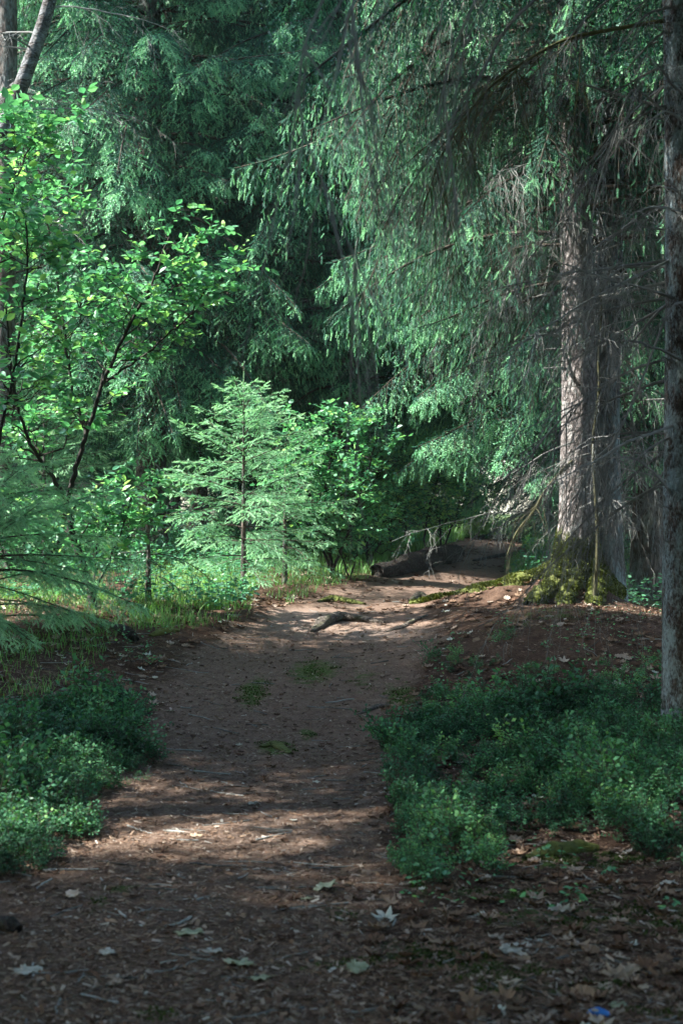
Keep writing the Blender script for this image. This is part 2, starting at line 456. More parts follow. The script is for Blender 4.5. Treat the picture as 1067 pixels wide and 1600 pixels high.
def make_ground():
    def axis(lo, hi, a, b, fine, grow=1.18):
        xs = list(np.arange(a, b + 1e-6, fine)); st = fine
        x = xs[-1]
        while x < hi: st *= grow; x += st; xs.append(x)
        x = xs[0]; st = fine; pre = []
        while x > lo: st *= grow; x -= st; pre.append(x)
        return np.array(pre[::-1] + xs)
    ys1 = [3.0]
    while ys1[-1] < 34: ys1.append(ys1[-1] + max(.028, .028 * ys1[-1] / 6))
    st = .2; pre = []; y = 3.0
    while y > -400: st *= 1.2; y -= st; pre.append(y)
    post = []; y = ys1[-1]; st = .2
    while y < 600: st *= 1.15; y += st; post.append(y)
    ys = np.array(pre[::-1] + ys1 + post)
    xs = axis(-500, 500, -3.6, 4.4, .035, 1.1)
    X, Y = np.meshgrid(xs, ys)
    Z = ground(X, Y)
    far = np.clip((np.hypot(X, Y - 20) - 60) / 200, 0, 1)
    Z = Z * (1 - far) + .5 * far
    nx, ny = len(xs), len(ys)
    pm = path_mask(X, Y); mo = moss_field(X, Y)
    sand = np.maximum.reduce([blob(X, Y, 470, 965, .55, 1.1), .9 * blob(X, Y, 590, 985, .5, .5), .5 * blob(X, Y, 500, 1300, .5, .35)]) * .75 * (fbm(X * 3, Y * 3, 4, 2) * 1.3)  # two blobs on the crest, a weaker pale one lower down the path
    sand = np.clip(sand * pm, 0, 1)
    V = np.stack([X, Y, Z], -1).reshape(-1, 3)
    i = (np.arange(ny - 1)[:, None] * nx + np.arange(nx - 1)[None]).reshape(-1)
    Fq = np.stack([i, i + 1, i + nx + 1, i + nx], -1)
    fm = pm.reshape(-1)[Fq].mean(1) > .5
    for name, sel in (('forest_floor', ~fm), ('dirt_path', fm)):
        q = Fq[sel]
        used, inv = np.unique(q, return_inverse=True)
        mb = MB(); mb.add(V[used], inv.reshape(-1, 4), 0, .5)
        o = mb.build(name, M['ground'], None, True)
        for an, arr in (('path', pm), ('moss', mo), ('sand', sand)):
            a = o.data.attributes.new(an, 'FLOAT', 'POINT'); a.data.foreach_set('value', arr.reshape(-1)[used].astype(np.float32))
        tag(o, kind='structure')
make_ground()

# ------------------------------------------------------------------ foliage templates
def needle_template(K, ln, wd, fwd, seed, rad=0.0):
    r = np.random.default_rng(seed); V = []; Fa = []
    for k in range(K):
        y = (k + .5) / K * .9; ph = k * 2.399 + r.random() * .5
        d = np.array([math.cos(ph), 0, math.sin(ph) * .75]) * math.sin(fwd) + np.array([0, math.cos(fwd), 0])
        side = nrm(np.cross(d, [math.sin(ph), .3, -math.cos(ph)]))
        b = np.array([0, y, 0])
        n = len(V)
        V += [b - side * wd / 2, b + side * wd / 2, b + d * ln * (1 - .25 * y)]
        Fa.append([n, n + 1, n + 2])
    return np.array(V), np.array(Fa)
T_FINE = [needle_template(26, .26, .055, R(48), 3), needle_template(24, .24, .06, R(55), 4)]
T_MID = [needle_template(13, .27, .10, R(45), 5), needle_template(12, .25, .11, R(50), 6)]
T_COARSE = [needle_template(7, .36, .20, R(42), 7), needle_template(6, .4, .2, R(46), 8)]
LEAF_V = np.array([[0, 0, 0], [0, .5, -.05], [0, 1, -.02], [-.27, .33, .05], [-.25, .68, .04], [.27, .33, .05], [.25, .68, .04]])
LEAF_F = np.array([[0, 1, 3], [3, 1, 4], [1, 2, 4], [0, 5, 1], [5, 6, 1], [1, 6, 2]])
DIA_V = np.array([[0, 0, 0], [-.3, .5, .08], [.3, .5, .08], [0, 1, 0]]); DIA_F = np.array([[0, 2, 1], [1, 2, 3]])

UP = np.array([0, 0, 1.])

def interp_curve(P, s):
    k = len(P) - 1
    x = np.clip(s, 0, 1) * k; i = np.minimum(x.astype(int), k - 1); f = (x - i)[:, None]
    return P[i] * (1 - f) + P[i + 1] * f, nrm(P[i + 1] - P[i])

def spruce_bough(mb, rng, base, az, L, pitch, droop, hang, spacing, sp3, l3, tmpl, tone0=.35, sec=.3, up_tip=.0, wood=1, tipw=.22, bare=.0, greys=0.0, wscale=1.0, start=.12):
    s = np.linspace(0, 1, 12)
    wob = rng.normal(0, .035, 2) * L
    hd = np.array([math.cos(az), math.sin(az), 0]); sd = np.array([-math.sin(az), math.cos(az), 0])
    h = s * L * .97
    z = L * (pitch * s - droop * s ** 2 + up_tip * s ** 4)
    P = base + hd * h[:, None] + sd * (wob[0] * np.sin(s * 3) + wob[1] * s ** 2)[:, None] + UP * z[:, None]
    mb.tubes(P, (.006 + .0085 * L * (1 - s)) * wscale, 4, wood, rng.random() * .6)
    n2 = max(4, int(L * (1 - start) / spacing))
    ss = np.repeat(np.linspace(start, .985, n2), 2) + rng.normal(0, .008, n2 * 2)
    side = np.tile([1., -1.], n2)
    keep = rng.random(len(ss)) > bare * (1 - ss)
    ss = ss[keep]; side = side[keep]; N2 = len(ss)
    O, T = interp_curve(P, ss)
    B = nrm(np.cross(T, UP))
    prof = np.minimum(1.0, (1.02 - ss) * 2.2) ** .7 * (.55 + .45 * np.minimum(1, ss * 3))
    l2 = sec * L ** .65 * prof * rng.uniform(.6, 1.2, N2)
    d0 = nrm(T * .75 + B * side[:, None] * rng.uniform(.5, 1.0, (N2, 1)) + UP * rng.normal(-.05, .15, (N2, 1)))
    k = 6; t = np.linspace(0, 1, k)
    hg = hang * rng.uniform(.6, 1.3, N2)
    Q = O[:, None] + (d0[:, None] * (t * (1 - .35 * t * np.minimum(hg, 1.2)[:, None]))[:, :, None] - UP * (hg[:, None] * t ** 1.6 * .8)[:, :, None]) * l2[:, None, None]
    mb.tubes(Q, (.0032 - .0018 * t)[None] * wscale * np.ones((N2, 1)), 3, wood, rng.random(N2) * .8)
    # shoots on the side twigs
    nmax = max(3, int(l2.max() / sp3))
    j = np.arange(nmax)
    n3 = np.maximum(2, (l2 / sp3).astype(int))
    tt = (j[None] + .3 + rng.random((N2, nmax)) * .5) / n3[:, None]
    ok = (tt < 1.0)
    ii, jj = np.nonzero(ok)
    tv = tt[ii, jj]
    x = tv * (k - 1); a = np.minimum(x.astype(int), k - 2); f = (x - a)[:, None]
    Pn = Q[ii, a] * (1 - f) + Q[ii, a + 1] * f
    Tn = nrm(Q[ii, a + 1] - Q[ii, a])
    Bn = nrm(np.cross(Tn, nrm(np.cross(T[ii], B[ii]) + rng.normal(0, .2, (len(ii), 3)))))
    sg = np.where(jj % 2 == 0, 1., -1.)[:, None]
    D = nrm(Tn * .75 + Bn * sg * rng.uniform(.45, .9, (len(ii), 1)) - UP * .12 * hang + rng.normal(0, .08, (len(ii), 3)))
    S = l3 * (1.15 - .45 * tv) * rng.uniform(.7, 1.25, len(ii))
    # terminal shoots: this year's pale growth
    fresh = (rng.random(len(ii)) < tipw * 2.0 * np.clip((tv * .6 + ss[ii] * .8 - .75) * 2.2, 0, 1))
    age = np.clip(tone0 + rng.normal(0, .1, len(ii)) + .12 * tv, .02, .75)
    tone = np.where(fresh, rng.uniform(.75, 1.0, len(ii)), age)
    # inner shoots have lost their needles
    live = rng.random(len(ii)) > greys * np.clip(1.2 - ss[ii] - tv * .3, 0, 1)
    Oe, De, Se, te = Q[:, -1], nrm(Q[:, -1] - Q[:, -2]), l3 * rng.uniform(.7, 1.2, N2), np.where(rng.random(N2) < tipw * 2.5 * ss, rng.uniform(.75, 1, N2), tone0 + .2)
    mp = np.linspace(.3, 1, max(3, int(L / sp3 * .7)))
    Om, Tm = interp_curve(P, mp)
    Dm = nrm(Tm + rng.normal(0, .35, Tm.shape))
    S = np.where(fresh, S * 1.35, S)
    AO = np.vstack([Pn[live], Oe, Om]); AD = np.vstack([D[live], De, Dm]); AS = np.r_[S[live], Se, np.full(len(Om), l3)]
    AT = np.r_[tone[live], te, np.full(len(Om), tone0)]
    AN = nrm(rng.normal(0, 1, AO.shape) * .5 + UP)
    sel = rng.integers(0, len(tmpl), len(AO))
    for q, (tv_, tf_) in enumerate(tmpl):
        g = sel == q
        mb.inst(tv_, tf_, AO[g], AD[g], AN[g], AS[g], 0, np.clip(AT[g], 0, 1))
    return P

def crown(name, rng, z_lo, z_mid, z_hi, rmax, parent, detail=1.0, tone0=.35, hang=.9, whorl=.27, tmpl=T_MID, mats=None, tipw=.22, trunk_r=.15, skip=None, nb=6, low_sparse=.0):
    """boughs from z_lo to z_hi; full detail below z_mid and coarser above"""
    mb = MB()
    z = z_lo
    while z < z_hi:
        hi = z > z_mid
        frac = (z - z_lo) / (z_hi - z_lo)
        rr = rmax * (min(1, .6 + frac * 3.5)) * (1 - frac) ** .75 + .3
        n = nb if not hi else nb - 1
        a0 = rng.random() * 6.3
        for b in range(n):
            az = a0 + b * 2 * math.pi / n + rng.normal(0, .25)
            if skip and skip(az, z): continue
            L = rr * rng.uniform(.7, 1.15)
            if hi:
                spruce_bough(mb, rng, np.array([0, 0, z + rng.normal(0, .1)]), az, L, rng.uniform(.1, .3), rng.uniform(.3, .5), hang, .30, .14, .26, T_COARSE, tone0, .45, .1, tipw=tipw)
            else:
                q = 1 / detail
                spruce_bough(mb, rng, np.array([0, 0, z + rng.normal(0, .12)]), az, L, rng.uniform(.05, .3), rng.uniform(.35, .75), hang, .085 * q, .045 * q, .115 * q ** .7, tmpl, tone0 + rng.normal(0, .05), .34, rng.uniform(0, .22), tipw=tipw, greys=.8)
        z += whorl * rng.uniform(.7, 1.3) * (1.5 if hi else 1)
    return mb.build(name, mats or [M['needle'], M['twig']], parent)

def trunk_mesh(h, r0, rng, lean=(0, 0), sides=28, flare=.5, flare_h=.35, lobes=5, step=.12, bend=.02, top=.25, sink=.4, lob=.35):
    """upright tapered trunk with root flare"""
    zs = [-sink]
    while zs[-1] < h: zs.append(zs[-1] + (step if zs[-1] < 1.2 else step * 3.5))
    zs = np.array(zs); th = np.arange(sides) / sides * 2 * np.pi
    ph = rng.random(4) * 6.28
    Z, TH = np.meshgrid(zs, th, indexing='ij')
    rad = r0 * (1 - (1 - top) * np.clip(Z, 0, None) / h)
    fl = np.exp(-np.clip(Z, 0, None) / flare_h)
    lb = np.maximum(0, np.cos(TH * lobes + ph[0]) + .5 * np.cos(TH * 3 + ph[1]))
    rr = rad * (1 + fl * flare * (1 + lob * 2 * lb)) * (1 + .03 * np.cos(TH * 2 + ph[2] + Z) + .02 * np.cos(TH * 7 + ph[3]) * fl)
    rr = rr * (1 + .05 * (fbm(TH * 2.5, Z * 3, 3, 4) - .5))
    cx = lean[0] * np.clip(Z, 0, None) + bend * np.sin(Z * .7 + ph[1]) * np.clip(Z, 0, 2) ; cy_ = lean[1] * np.clip(Z, 0, None) + bend * np.cos(Z * .6 + ph[0]) * np.clip(Z, 0, 2)
    V = np.stack([cx + rr * np.cos(TH), cy_ + rr * np.sin(TH), Z], -1).reshape(-1, 3)
    n = len(zs)
    i = np.arange(n - 1)[:, None] * sides; j = np.arange(sides)[None]; j2 = (j + 1) % sides
    Fq = np.stack([i + j, i + j2, i + sides + j2, i + sides + j], -1).reshape(-1, 4)
    mb = MB(); mb.add(V, Fq)
    mb.add(np.vstack([V[-sides:], [[V[-sides:, 0].mean(), V[-sides:, 1].mean(), zs[-1]]]]), np.array([[q, (q + 1) % sides, sides] for q in range(sides)]))
    return mb

def dead_bough(mb, rng, base, d, L, sag=.3, dens=14, mat_i=0, r=.012, sub=7, tw=.45, curl=.25, tone=None):
    d = nrm(np.asarray(d, float)); s = np.linspace(0, 1, 12)
    w = np.cumsum(rng.normal(0, .05, (12, 3)), 0) * L * .25
    P = base + d * (s * L)[:, None] - UP * (sag * L * s ** 2)[:, None] + w * s[:, None]
    tn = rng.uniform(.2, .8) if tone is None else tone
    mb.tubes(P, r * (1 - .8 * s), 5, mat_i, tn)
    n2 = int(dens * L)
    if n2 < 1: return P
    ss = np.sort(rng.uniform(.12, 1, n2)); O, T = interp_curve(P, ss)
    B = nrm(np.cross(T, UP)); sd = np.where(np.arange(n2) % 2, 1., -1.)[:, None]
    d0 = nrm(T * .7 + B * sd * rng.uniform(.3, 1, (n2, 1)) + UP * rng.normal(-.25, .35, (n2, 1)))
    l2 = tw * L ** .5 * rng.uniform(.35, 1.1, n2) * (1.1 - .6 * ss)
    k = 8; t = np.linspace(0, 1, k)
    wob = np.cumsum(rng.normal(0, .07, (n2, k, 3)), 1); wob[:, 0] = 0
    cv = rng.uniform(-.1, 1, n2) * curl * 2
    Q = O[:, None] + (d0[:, None] * t[:, None] - UP * (cv[:, None] * t ** 2)[:, :, None] + wob * .5) * l2[:, None, None]
    mb.tubes(Q, (r * .24) * (1 - .7 * t)[None] * np.ones((n2, 1)), 3, mat_i, np.clip(tn + rng.normal(0, .2, n2), 0, 1))
    n3 = n2 * sub
    ii = rng.integers(0, n2, n3); tv = rng.uniform(.15, 1, n3)
    x = tv * (k - 1); a = np.minimum(x.astype(int), k - 2); f = (x - a)[:, None]
    O3 = Q[ii, a] * (1 - f) + Q[ii, a + 1] * f; T3 = nrm(Q[ii, a + 1] - Q[ii, a])
    d3 = nrm(T3 * .7 + rng.normal(0, .55, (n3, 3)) - UP * .25)
    l3 = l2[ii] * rng.uniform(.15, .5, n3); k3 = 4; t3 = np.linspace(0, 1, k3)
    wob = np.cumsum(rng.normal(0, .1, (n3, k3, 3)), 1); wob[:, 0] = 0
    Q3 = O3[:, None] + (d3[:, None] * t3[:, None] - UP * (.35 * curl * 2 * t3 ** 2)[:, None] + wob * .6) * l3[:, None, None]
    mb.tubes(Q3, (r * .16) * (1 - .6 * t3)[None] * np.ones((n3, 1)), 3, mat_i, np.clip(tn + rng.normal(0, .2, n3), 0, 1))
    return P

def dead_set(rng, z0, z1, n, Lr, name, parent, azr=(0, 6.283), dens=14, r=.011, sub=7, tw=.45, up=.0, sag=.3, off=.15, mats=None, curl=.25, curtain=0):
    mb = MB()
    for i in range(n):
        az = rng.uniform(*azr); z = rng.uniform(z0, z1)
        d = [math.cos(az), math.sin(az), up + rng.normal(0, .2)]
        dead_bough(mb, rng, np.array([math.cos(az) * off, math.sin(az) * off, z]), d, rng.uniform(*Lr), sag * rng.uniform(.3, 1.4), dens, 0, r, sub, tw, curl)
    return mb.build(name, mats or [M['dead']], parent)

def gz(x, y): return float(ground(np.array([x]), np.array([y]))[0])

# ------------------------------------------------------------------ background spruces
# three builds: each a trunk, a crown and dead lower boughs; then copied over the wood behind
def build_spruce(seed, h, z_lo, z_mid, rmax, r0, tone0, hang, label, detail=1.0, x=0, y=0, lean=(0, 0), group='tall spruces standing behind the clearing', rz=0, tmpl=T_MID, dead=14, tipw=.22, nb=6):
    rng = np.random.default_rng(seed)
    root = empty('spruce_tree', (x, y, gz(x, y) - .05), label, 'tree', group, rz)
    trunk_mesh(h, r0, rng, lean, 16, .35, .3, 4, .25).build('trunk', M['bark_far'], root, True)
    crown('crown', rng, z_lo, z_mid, h - .5, rmax, root, detail, tone0, hang, tmpl=tmpl, tipw=tipw, nb=nb)
    if dead: dead_set(rng, max(1.0, z_lo - 2.5), z_lo + 2.5, dead, (1.2, 3.2), 'dead_branches', root, dens=9, r=.012, sub=5, tw=.5)
    return root

def px_x(px, Y): return (px - 533.5) / F * Y

ROOTS = {}
# hero trees of the second row
ROOTS['A'] = build_spruce(11, 24, 2.6, 9.0, 3.7, .24, .36, 1.05, 'wide spruce with low hanging boughs directly behind the young sunlit spruce and shrubs', .95, px_x(545, 23), 23, tipw=.4)
ROOTS['B'] = build_spruce(12, 25, 2.3, 10.0, 4.2, .26, .42, .95, 'big spruce with bright boughs behind the leafy sapling, upper left of centre', 1.0, px_x(235, 22.8), 22.8, tipw=.6, nb=8)
ROOTS['C'] = build_spruce(13, 22, 1.9, 9.0, 3.3, .2, .30, 1.2, 'dense spruce draped in fine twigs beyond the far end of the path', .95, px_x(630, 31), 31, tipw=.4)

G = 'tall spruces standing behind the clearing'
rngp = np.random.default_rng(5)
place = [
    ('B', 40, 33, 1.0, 'spruce behind the upper leaves of the leafy sapling at the left edge'),
    ('A', 140, 31, 1.1, 'dark spruce seen past the leaning grey brown trunk, behind the sapling'),
    ('C', 395, 30, 1.15, 'shadowy spruce filling the dark hollow above the young spruce'),
    ('B', 640, 33, 1.05, 'spruce with sunlit boughs above the far shrubs by the lying log'),
    ('B', 915, 20.5, .95, 'spruce with twiggy curtain directly behind the big mossy trunk'),
    ('A', 1010, 21, 1.0, 'spruce standing behind the gap between the mossy trunk and the lichen trunk'),
    ('B', 1100, 30, 1.0, 'spruce behind the lichen-covered trunk on the right edge'),
    ('C', -150, 25, 1.0, 'spruce with low green boughs at the far left edge behind the shrub'),
]
for k, px, Y, sc, lab in place:
    x = px_x(px, Y)
    copy_thing(ROOTS[k], (x, Y, gz(x, Y) - .05), rngp.random() * 6.28, sc, lab, G)
FG = 'distant spruces closing off the wood'
far = []
for Y in (38, 46, 56):
    for q in range(7 if Y < 50 else 9):
        w = Y * .36
        far.append((-w + (q + rngp.uniform(.1, .9)) * 2 * w / (7 if Y < 50 else 9), Y + rngp.uniform(-3, 3)))
far = [(x, y) for x, y in far if abs(x - px_x(765, y)) > 2.2]
for x, y in far:
    k = 'ABC'[rngp.integers(0, 3)]
    copy_thing(ROOTS[k], (x, y, gz(x, y) - .1), rngp.random() * 6.28, rngp.uniform(.95, 1.3), 'far dark spruce among many that close off the wood', FG)

# unseen trees added around the viewpoint, spaced to shade the foreground between sunlit bands
OG = 'unseen spruces added around the viewpoint for shade'
SIDE = [(-7, 2.6, .9), (-12, 3.0, 1.0), (-8.5, -3, 1.1), (-17, 2.0, 1.1), (-8, 9.4, .85), (-12.5, 9.7, .85), (-18, 10.0, .95), (-15, -2, 1.0),
        (7.5, 3, 1.0), (10.5, 10, 1.0), (7, -4, 1.0), (0, -7, 1.05), (-3.5, -10, 1), (13, 22, 1.1), (5, -12, 1.0), (12, -1, 1.0)]
for x, y, sc in SIDE:
    k = 'ABC'[rngp.integers(0, 3)]
    copy_thing(ROOTS[k], (x, y, gz(x, y) - .1), rngp.random() * 6.28, sc, 'tall unseen spruce added beside or behind the viewpoint for shade', OG)

# high crowned spruces added just outside the frame, placed to shade the near path
ROOTS['E'] = build_spruce(14, 19, 5.6, 5.6, 3.0, .17, .33, .9, 'high crowned spruce added beside the viewpoint for shade', 1, -3.1, 2.9, group=OG, tmpl=T_COARSE, dead=0)
for x, y, sc in [(3.6, 7.6, 1.0), (-4.8, 8.9, .85), (.6, -2.2, 1.0), (-2.2, -.6, 1.0), (4.6, 11.8, 1.0), (-4.4, 6.9, .8)]:
    copy_thing(ROOTS['E'], (x, y, gz(x, y) - .1), rngp.random() * 6.28, sc, 'tall unseen spruce added beside or behind the viewpoint for shade', OG)

# understory spruces with boughs to the ground close the view low down
def build_understory(seed, h, rmax, label, x, y):
    rng = np.random.default_rng(seed)
    root = empty('spruce_tree', (x, y, gz(x, y) - .05), label, 'tree', UG)
    trunk_mesh(h, .09, rng, (0, 0), 10, .3, .2, 3, .3).build('trunk', M['bark_far'], root, True)
    crown('crown', rng, .5, h, h - .2, rmax, root, .8, .34, .6, tmpl=T_MID, tipw=.25, whorl=.3)
    return root
UG = 'half grown spruces between the big trunks'
ROOTS['D'] = build_understory(21, 7, 1.9, 'half grown spruce left of the far end of the path', px_x(600, 34), 34)
for px, Y, sc, lab in [(90, 27, .9, 'half grown spruce behind the thin forked trunk of the sapling'), (470, 36, 1.0, 'half grown spruce deep in shade behind the young spruce'),
                       (860, 30, 1.0, 'half grown spruce behind the base of the big mossy trunk'), (1000, 26, .9, 'half grown spruce right of the big mossy trunk, behind bare twigs'),
                       (-60, 21.5, .75, 'small spruce at the left edge behind the leafy shrub')]:
    x = px_x(px, Y)
    copy_thing(ROOTS['D'], (x, Y, gz(x, Y) - .05), rngp.random() * 6.28, sc, lab, UG)
for i in range(26):
    Y = rngp.uniform(40, 62); w = Y * .34
    x = -w + 2 * w * (i + rngp.random()) / 26
    if abs(x - px_x(765, Y)) < 1.6 and Y < 52: continue
    copy_thing(ROOTS['D'], (x, Y, gz(x, Y) - .1), rngp.random() * 6.28, rngp.uniform(.9, 1.4), 'far half grown spruce at the foot of the distant wood', 'far half grown spruces')

# ------------------------------------------------------------------ the big spruce with the mossy foot
def build_big():
    rng = np.random.default_rng(31)
    x, y = px_x(899, 15), 15.0
    z = gz(x, y) - .22
    root = empty('spruce_tree', (x, y, z), 'big spruce with rough sunlit bark and a moss covered flared foot', 'tree')
    tm = trunk_mesh(21, .19, rng, (0, 0), 56, .5, .25, 6, .03, lob=1.0, top=.3)
    tm.build('trunk', M['bark_big'], root, True)
    # surface roots
    def root_part(pts, r0, r1, name='root', m='moss_root'):
        P = []
        for (px, py), Y in pts:
            h_ = at(px, py, Y); g = gz(h_[0], h_[1])
            P.append([h_[0] - x, h_[1] - y, g - z])
        P = np.array(P); k = 26
        Pi, _ = interp_curve(P, np.linspace(0, 1, k))
        for _i in range(3): Pi[1:-1] = (Pi[:-2] + Pi[2:] + 2 * Pi[1:-1]) / 4
        rr = np.linspace(r0, r1, k) * (1 + .18 * np.sin(np.arange(k) * 1.1 + rng.random() * 6))
        Pi[:, 2] -= rr * .25
        mb = MB(); mb.tubes(Pi, rr[None], 12, 0, .5)
        o = mb.build(name, M['bark_moss'], root, True)
        return Pi, rr
    segs = [root_part([((890, 900), 14.95), ((850, 905), 14.8), ((800, 918), 14.75), ((740, 930), 14.9), ((690, 938), 15.1), ((640, 950), 15.2)], .15, .03),
            root_part([((885, 910), 14.8), ((850, 925), 14.5), ((825, 945), 14.0)], .15, .06),
            root_part([((925, 915), 14.85), ((930, 940), 14.5), ((926, 955), 14.1)], .14, .05),
            root_part([((900, 915), 14.85), ((885, 935), 14.5), ((880, 950), 14.05)], .14, .05)]
    # moss tufts clothe the foot and the roots
    mb = MB()
    n = 26000
    th = rng.uniform(0, 2 * np.pi, n); zz = rng.random(n) ** 1.2 * .8 - .1
    V = tm.v[0].reshape(-1, 56, 3)
    zl = V[:, 0, 2]
    jz = np.clip(np.searchsorted(zl, zz) - 1, 0, len(zl) - 2); jt = (th / (2 * np.pi) * 56).astype(int) % 56
    fz = rng.random(n)[:, None]; ft = rng.random(n)[:, None]
    Pm = (V[jz, jt] * (1 - fz) + V[jz + 1, jt] * fz) * (1 - ft) + (V[jz, (jt + 1) % 56] * (1 - fz) + V[jz + 1, (jt + 1) % 56] * fz) * ft
    keep = fbm(th * 2.2, zz * 5 + 3, 3, 2) * 1.1 + (.42 - zz) * 1.3 > .42
    Pm = Pm[keep]; Nn = nrm(np.c_[Pm[:, :2], np.full(len(Pm), .15)])
    allP = [Pm]; allN = [Nn]
    for Pi, rr in segs:
        m_ = 9000
        s = rng.random(m_) ** .8; C, T = interp_curve(Pi, s); r_ = np.interp(s, np.linspace(0, 1, len(rr)), rr)
        B = nrm(np.cross(T, UP)); C2 = np.cross(B, T)
        a = rng.normal(np.pi / 2, .8, m_)
        nn = B * np.cos(a)[:, None] + C2 * np.sin(a)[:, None]
        k_ = fbm(s * 9, a * 2, 3, 6) > .40 + .1 * s
        allP.append((C + nn * r_[:, None] * .97)[k_]); allN.append(nn[k_])
    P_ = np.vstack(allP); N_ = np.vstack(allN)
    D = nrm(N_ + rng.normal(0, .5, N_.shape))
    mb.inst(DIA_V, DIA_F, P_, D, rng.normal(0, 1, P_.shape), rng.uniform(.012, .032, len(P_)), 0, np.clip(fbm(P_[:, 0] * 6 + 5, P_[:, 2] * 6 + P_[:, 1] * 3, 3, 1) * 1.1 - .05 + rng.normal(0, .12, len(P_)), 0, 1))
    mb.build('moss', M['moss'], root)
    crown('crown', rng, 3.0, 8.5, 20, 3.6, root, 1.2, .29, 1.6, tmpl=T_FINE, tipw=.22, whorl=.25, nb=6,
          skip=lambda az, z: (abs((az - 4.9 + math.pi) % (2 * math.pi) - math.pi) < .6 and z < 4.3) or abs((az - 3.26 + math.pi) % (2 * math.pi) - math.pi) < .42 and z < 8.5)
    # steep drooping boughs that hang as a dark column left of the trunk
    mb = MB()
    for i in range(13):
        spruce_bough(mb, rng, np.array([0, 0, 5.2 + i * .32]), 3.78 + rng.normal(0, .06), rng.uniform(2.7, 3.3), rng.uniform(.05, .2), rng.uniform(.8, 1.1), 1.7, .06, .04, .10, T_FINE, .22, .36, 0, tipw=.12, greys=.6, start=.45)
    mb.build('drooping_boughs', [M['needle'], M['twig']], root)
    # bare lower boughs
    mb = MB()
    for i in range(20):
        az = rng.choice([rng.uniform(2.0, 2.8), rng.uniform(3.65, 4.3)]); zz_ = rng.uniform(2.9, 6.6)
        dead_bough(mb, rng, np.array([math.cos(az) * .15, math.sin(az) * .15, zz_]), [math.cos(az), math.sin(az), rng.normal(-.05, .25)], rng.uniform(1.0, 3.2), rng.uniform(.1, .45), 14, 0, .009, 7, .6, .9)
    for i in range(10):
        az = rng.uniform(-1.3, 1.3); zz_ = rng.uniform(1.2, 6)
        dead_bough(mb, rng, np.array([math.cos(az) * .15, math.sin(az) * .15, zz_]), [math.cos(az), math.sin(az), rng.normal(0, .2)], rng.uniform(1.0, 2.4), rng.uniform(.1, .4), 12, 0, .009, 7, .5, .5)
    for zz_, az, L in [(2.66, 3.35, .34), (2.5, 3.6, .3), (2.3, 3.9, .4), (3.1, 3.0, .3), (2.75, 2.9, .2)]:
        dead_bough(mb, rng, np.array([math.cos(az) * .17, math.sin(az) * .17, zz_]), [math.cos(az), math.sin(az), .1], L, .1, 0, 0, .02)
    mb.build('dead_branches', M['dead'], root)
    # mossy bare branch bending down to the left, with the grey one above it
    def bent(pts, r, name, m, tone, dens=14):
        P = np.array([at(a, b, Y) - np.array([x, y, z]) for (a, b), Y in pts])
        k = 22; Pi, _ = interp_curve(P, np.linspace(0, 1, k))
        for _i in range(2): Pi[1:-1] = (Pi[:-2] + Pi[2:] + 2 * Pi[1:-1]) / 4
        mb = MB(); mb.tubes(Pi, (r * (1 - .75 * np.linspace(0, 1, k)))[None], 6, 0, tone)
        for i in range(dens):
            s_ = rng.uniform(.35, 1); O, T = interp_curve(Pi, np.array([s_]))
            dead_bough(mb, rng, O[0], T[0] * .6 + rng.normal(0, .5, 3) - UP * .4, rng.uniform(.15, .5), .3, 14, 0, .004, 2, .3, .4, tone * .7)
        mb.build(name, m, root)
    bent([((893, 722), 14.75), ((872, 742), 14.6), ((850, 768), 14.4), ((833, 800), 14.3), ((806, 830), 14.2), ((790, 872), 14.1)], .024, 'mossy_branch', M['mosstwig'], .25)
    bent([((895, 690), 14.8), ((850, 708), 14.6), ((820, 728), 14.5), ((775, 753), 14.4)], .010, 'bare_branch', M['dead'], .5, 4)
    return root

M['bark_moss'] = bark_mat('mossy_root_bark', (.04, .032, .022), (.16, .13, .1), (.09, .105, .025), .62, (14, 14, 14), 0, .8)
build_big()

def build_second():
    rng = np.random.default_rng(32)
    Y = 15.25; x = px_x(951, Y)
    root = empty('spruce_tree', (x, Y, gz(x, Y) - .12), 'grey shaded spruce trunk pressed close behind the big mossy one', 'tree')
    trunk_mesh(20, .165, rng, (0.0, .01), 40, .25, .4, 4, .08).build('trunk', M['bark_grey'], root, True)
    crown('crown', rng, 5.2, 8.0, 19, 2.8, root, .9, .3, 1.2, tmpl=T_MID, tipw=.15, whorl=.34, nb=5)
    dead_set(rng, 1.0, 6, 30, (.6, 2.0), 'dead_branches', root, azr=(-2.0, 1.4), dens=13, r=.009, sub=8, tw=.5, curl=.6)
    return root
build_second()

def build_snag():
    rng = np.random.default_rng(33)
    Y = 14.4; P0 = at(928, 925, Y)
    root = empty('dead_stem', P0, 'thin bare greenish stem standing just in front of the grey trunk', 'dead tree')
    P = np.array([at(a, b, Y) - P0 for a, b in [(928, 935), (934, 850), (929, 760), (925, 690), (936, 610), (934, 560), (940, 500), (937, 440)]])
    Pi, _ = interp_curve(P, np.linspace(0, 1, 40))
    for _i in range(2): Pi[1:-1] = (Pi[:-2] + Pi[2:] + 2 * Pi[1:-1]) / 4
    mb = MB(); mb.tubes(Pi, np.linspace(.022, .008, 40)[None], 8, 0, .25); mb.build('stem', M['mosstwig'], root, True)
    mb = MB()
    for i in range(18):
        O, T = interp_curve(Pi, np.array([rng.uniform(.25, 1)]))
        a = rng.random() * 6.28
        dead_bough(mb, rng, O[0], [math.cos(a), math.sin(a), rng.normal(0, .3)], rng.uniform(.4, 1.2), .35, 14, 0, .006, 5, .4, .5)
    mb.build('twigs', M['dead'], root)
build_snag()

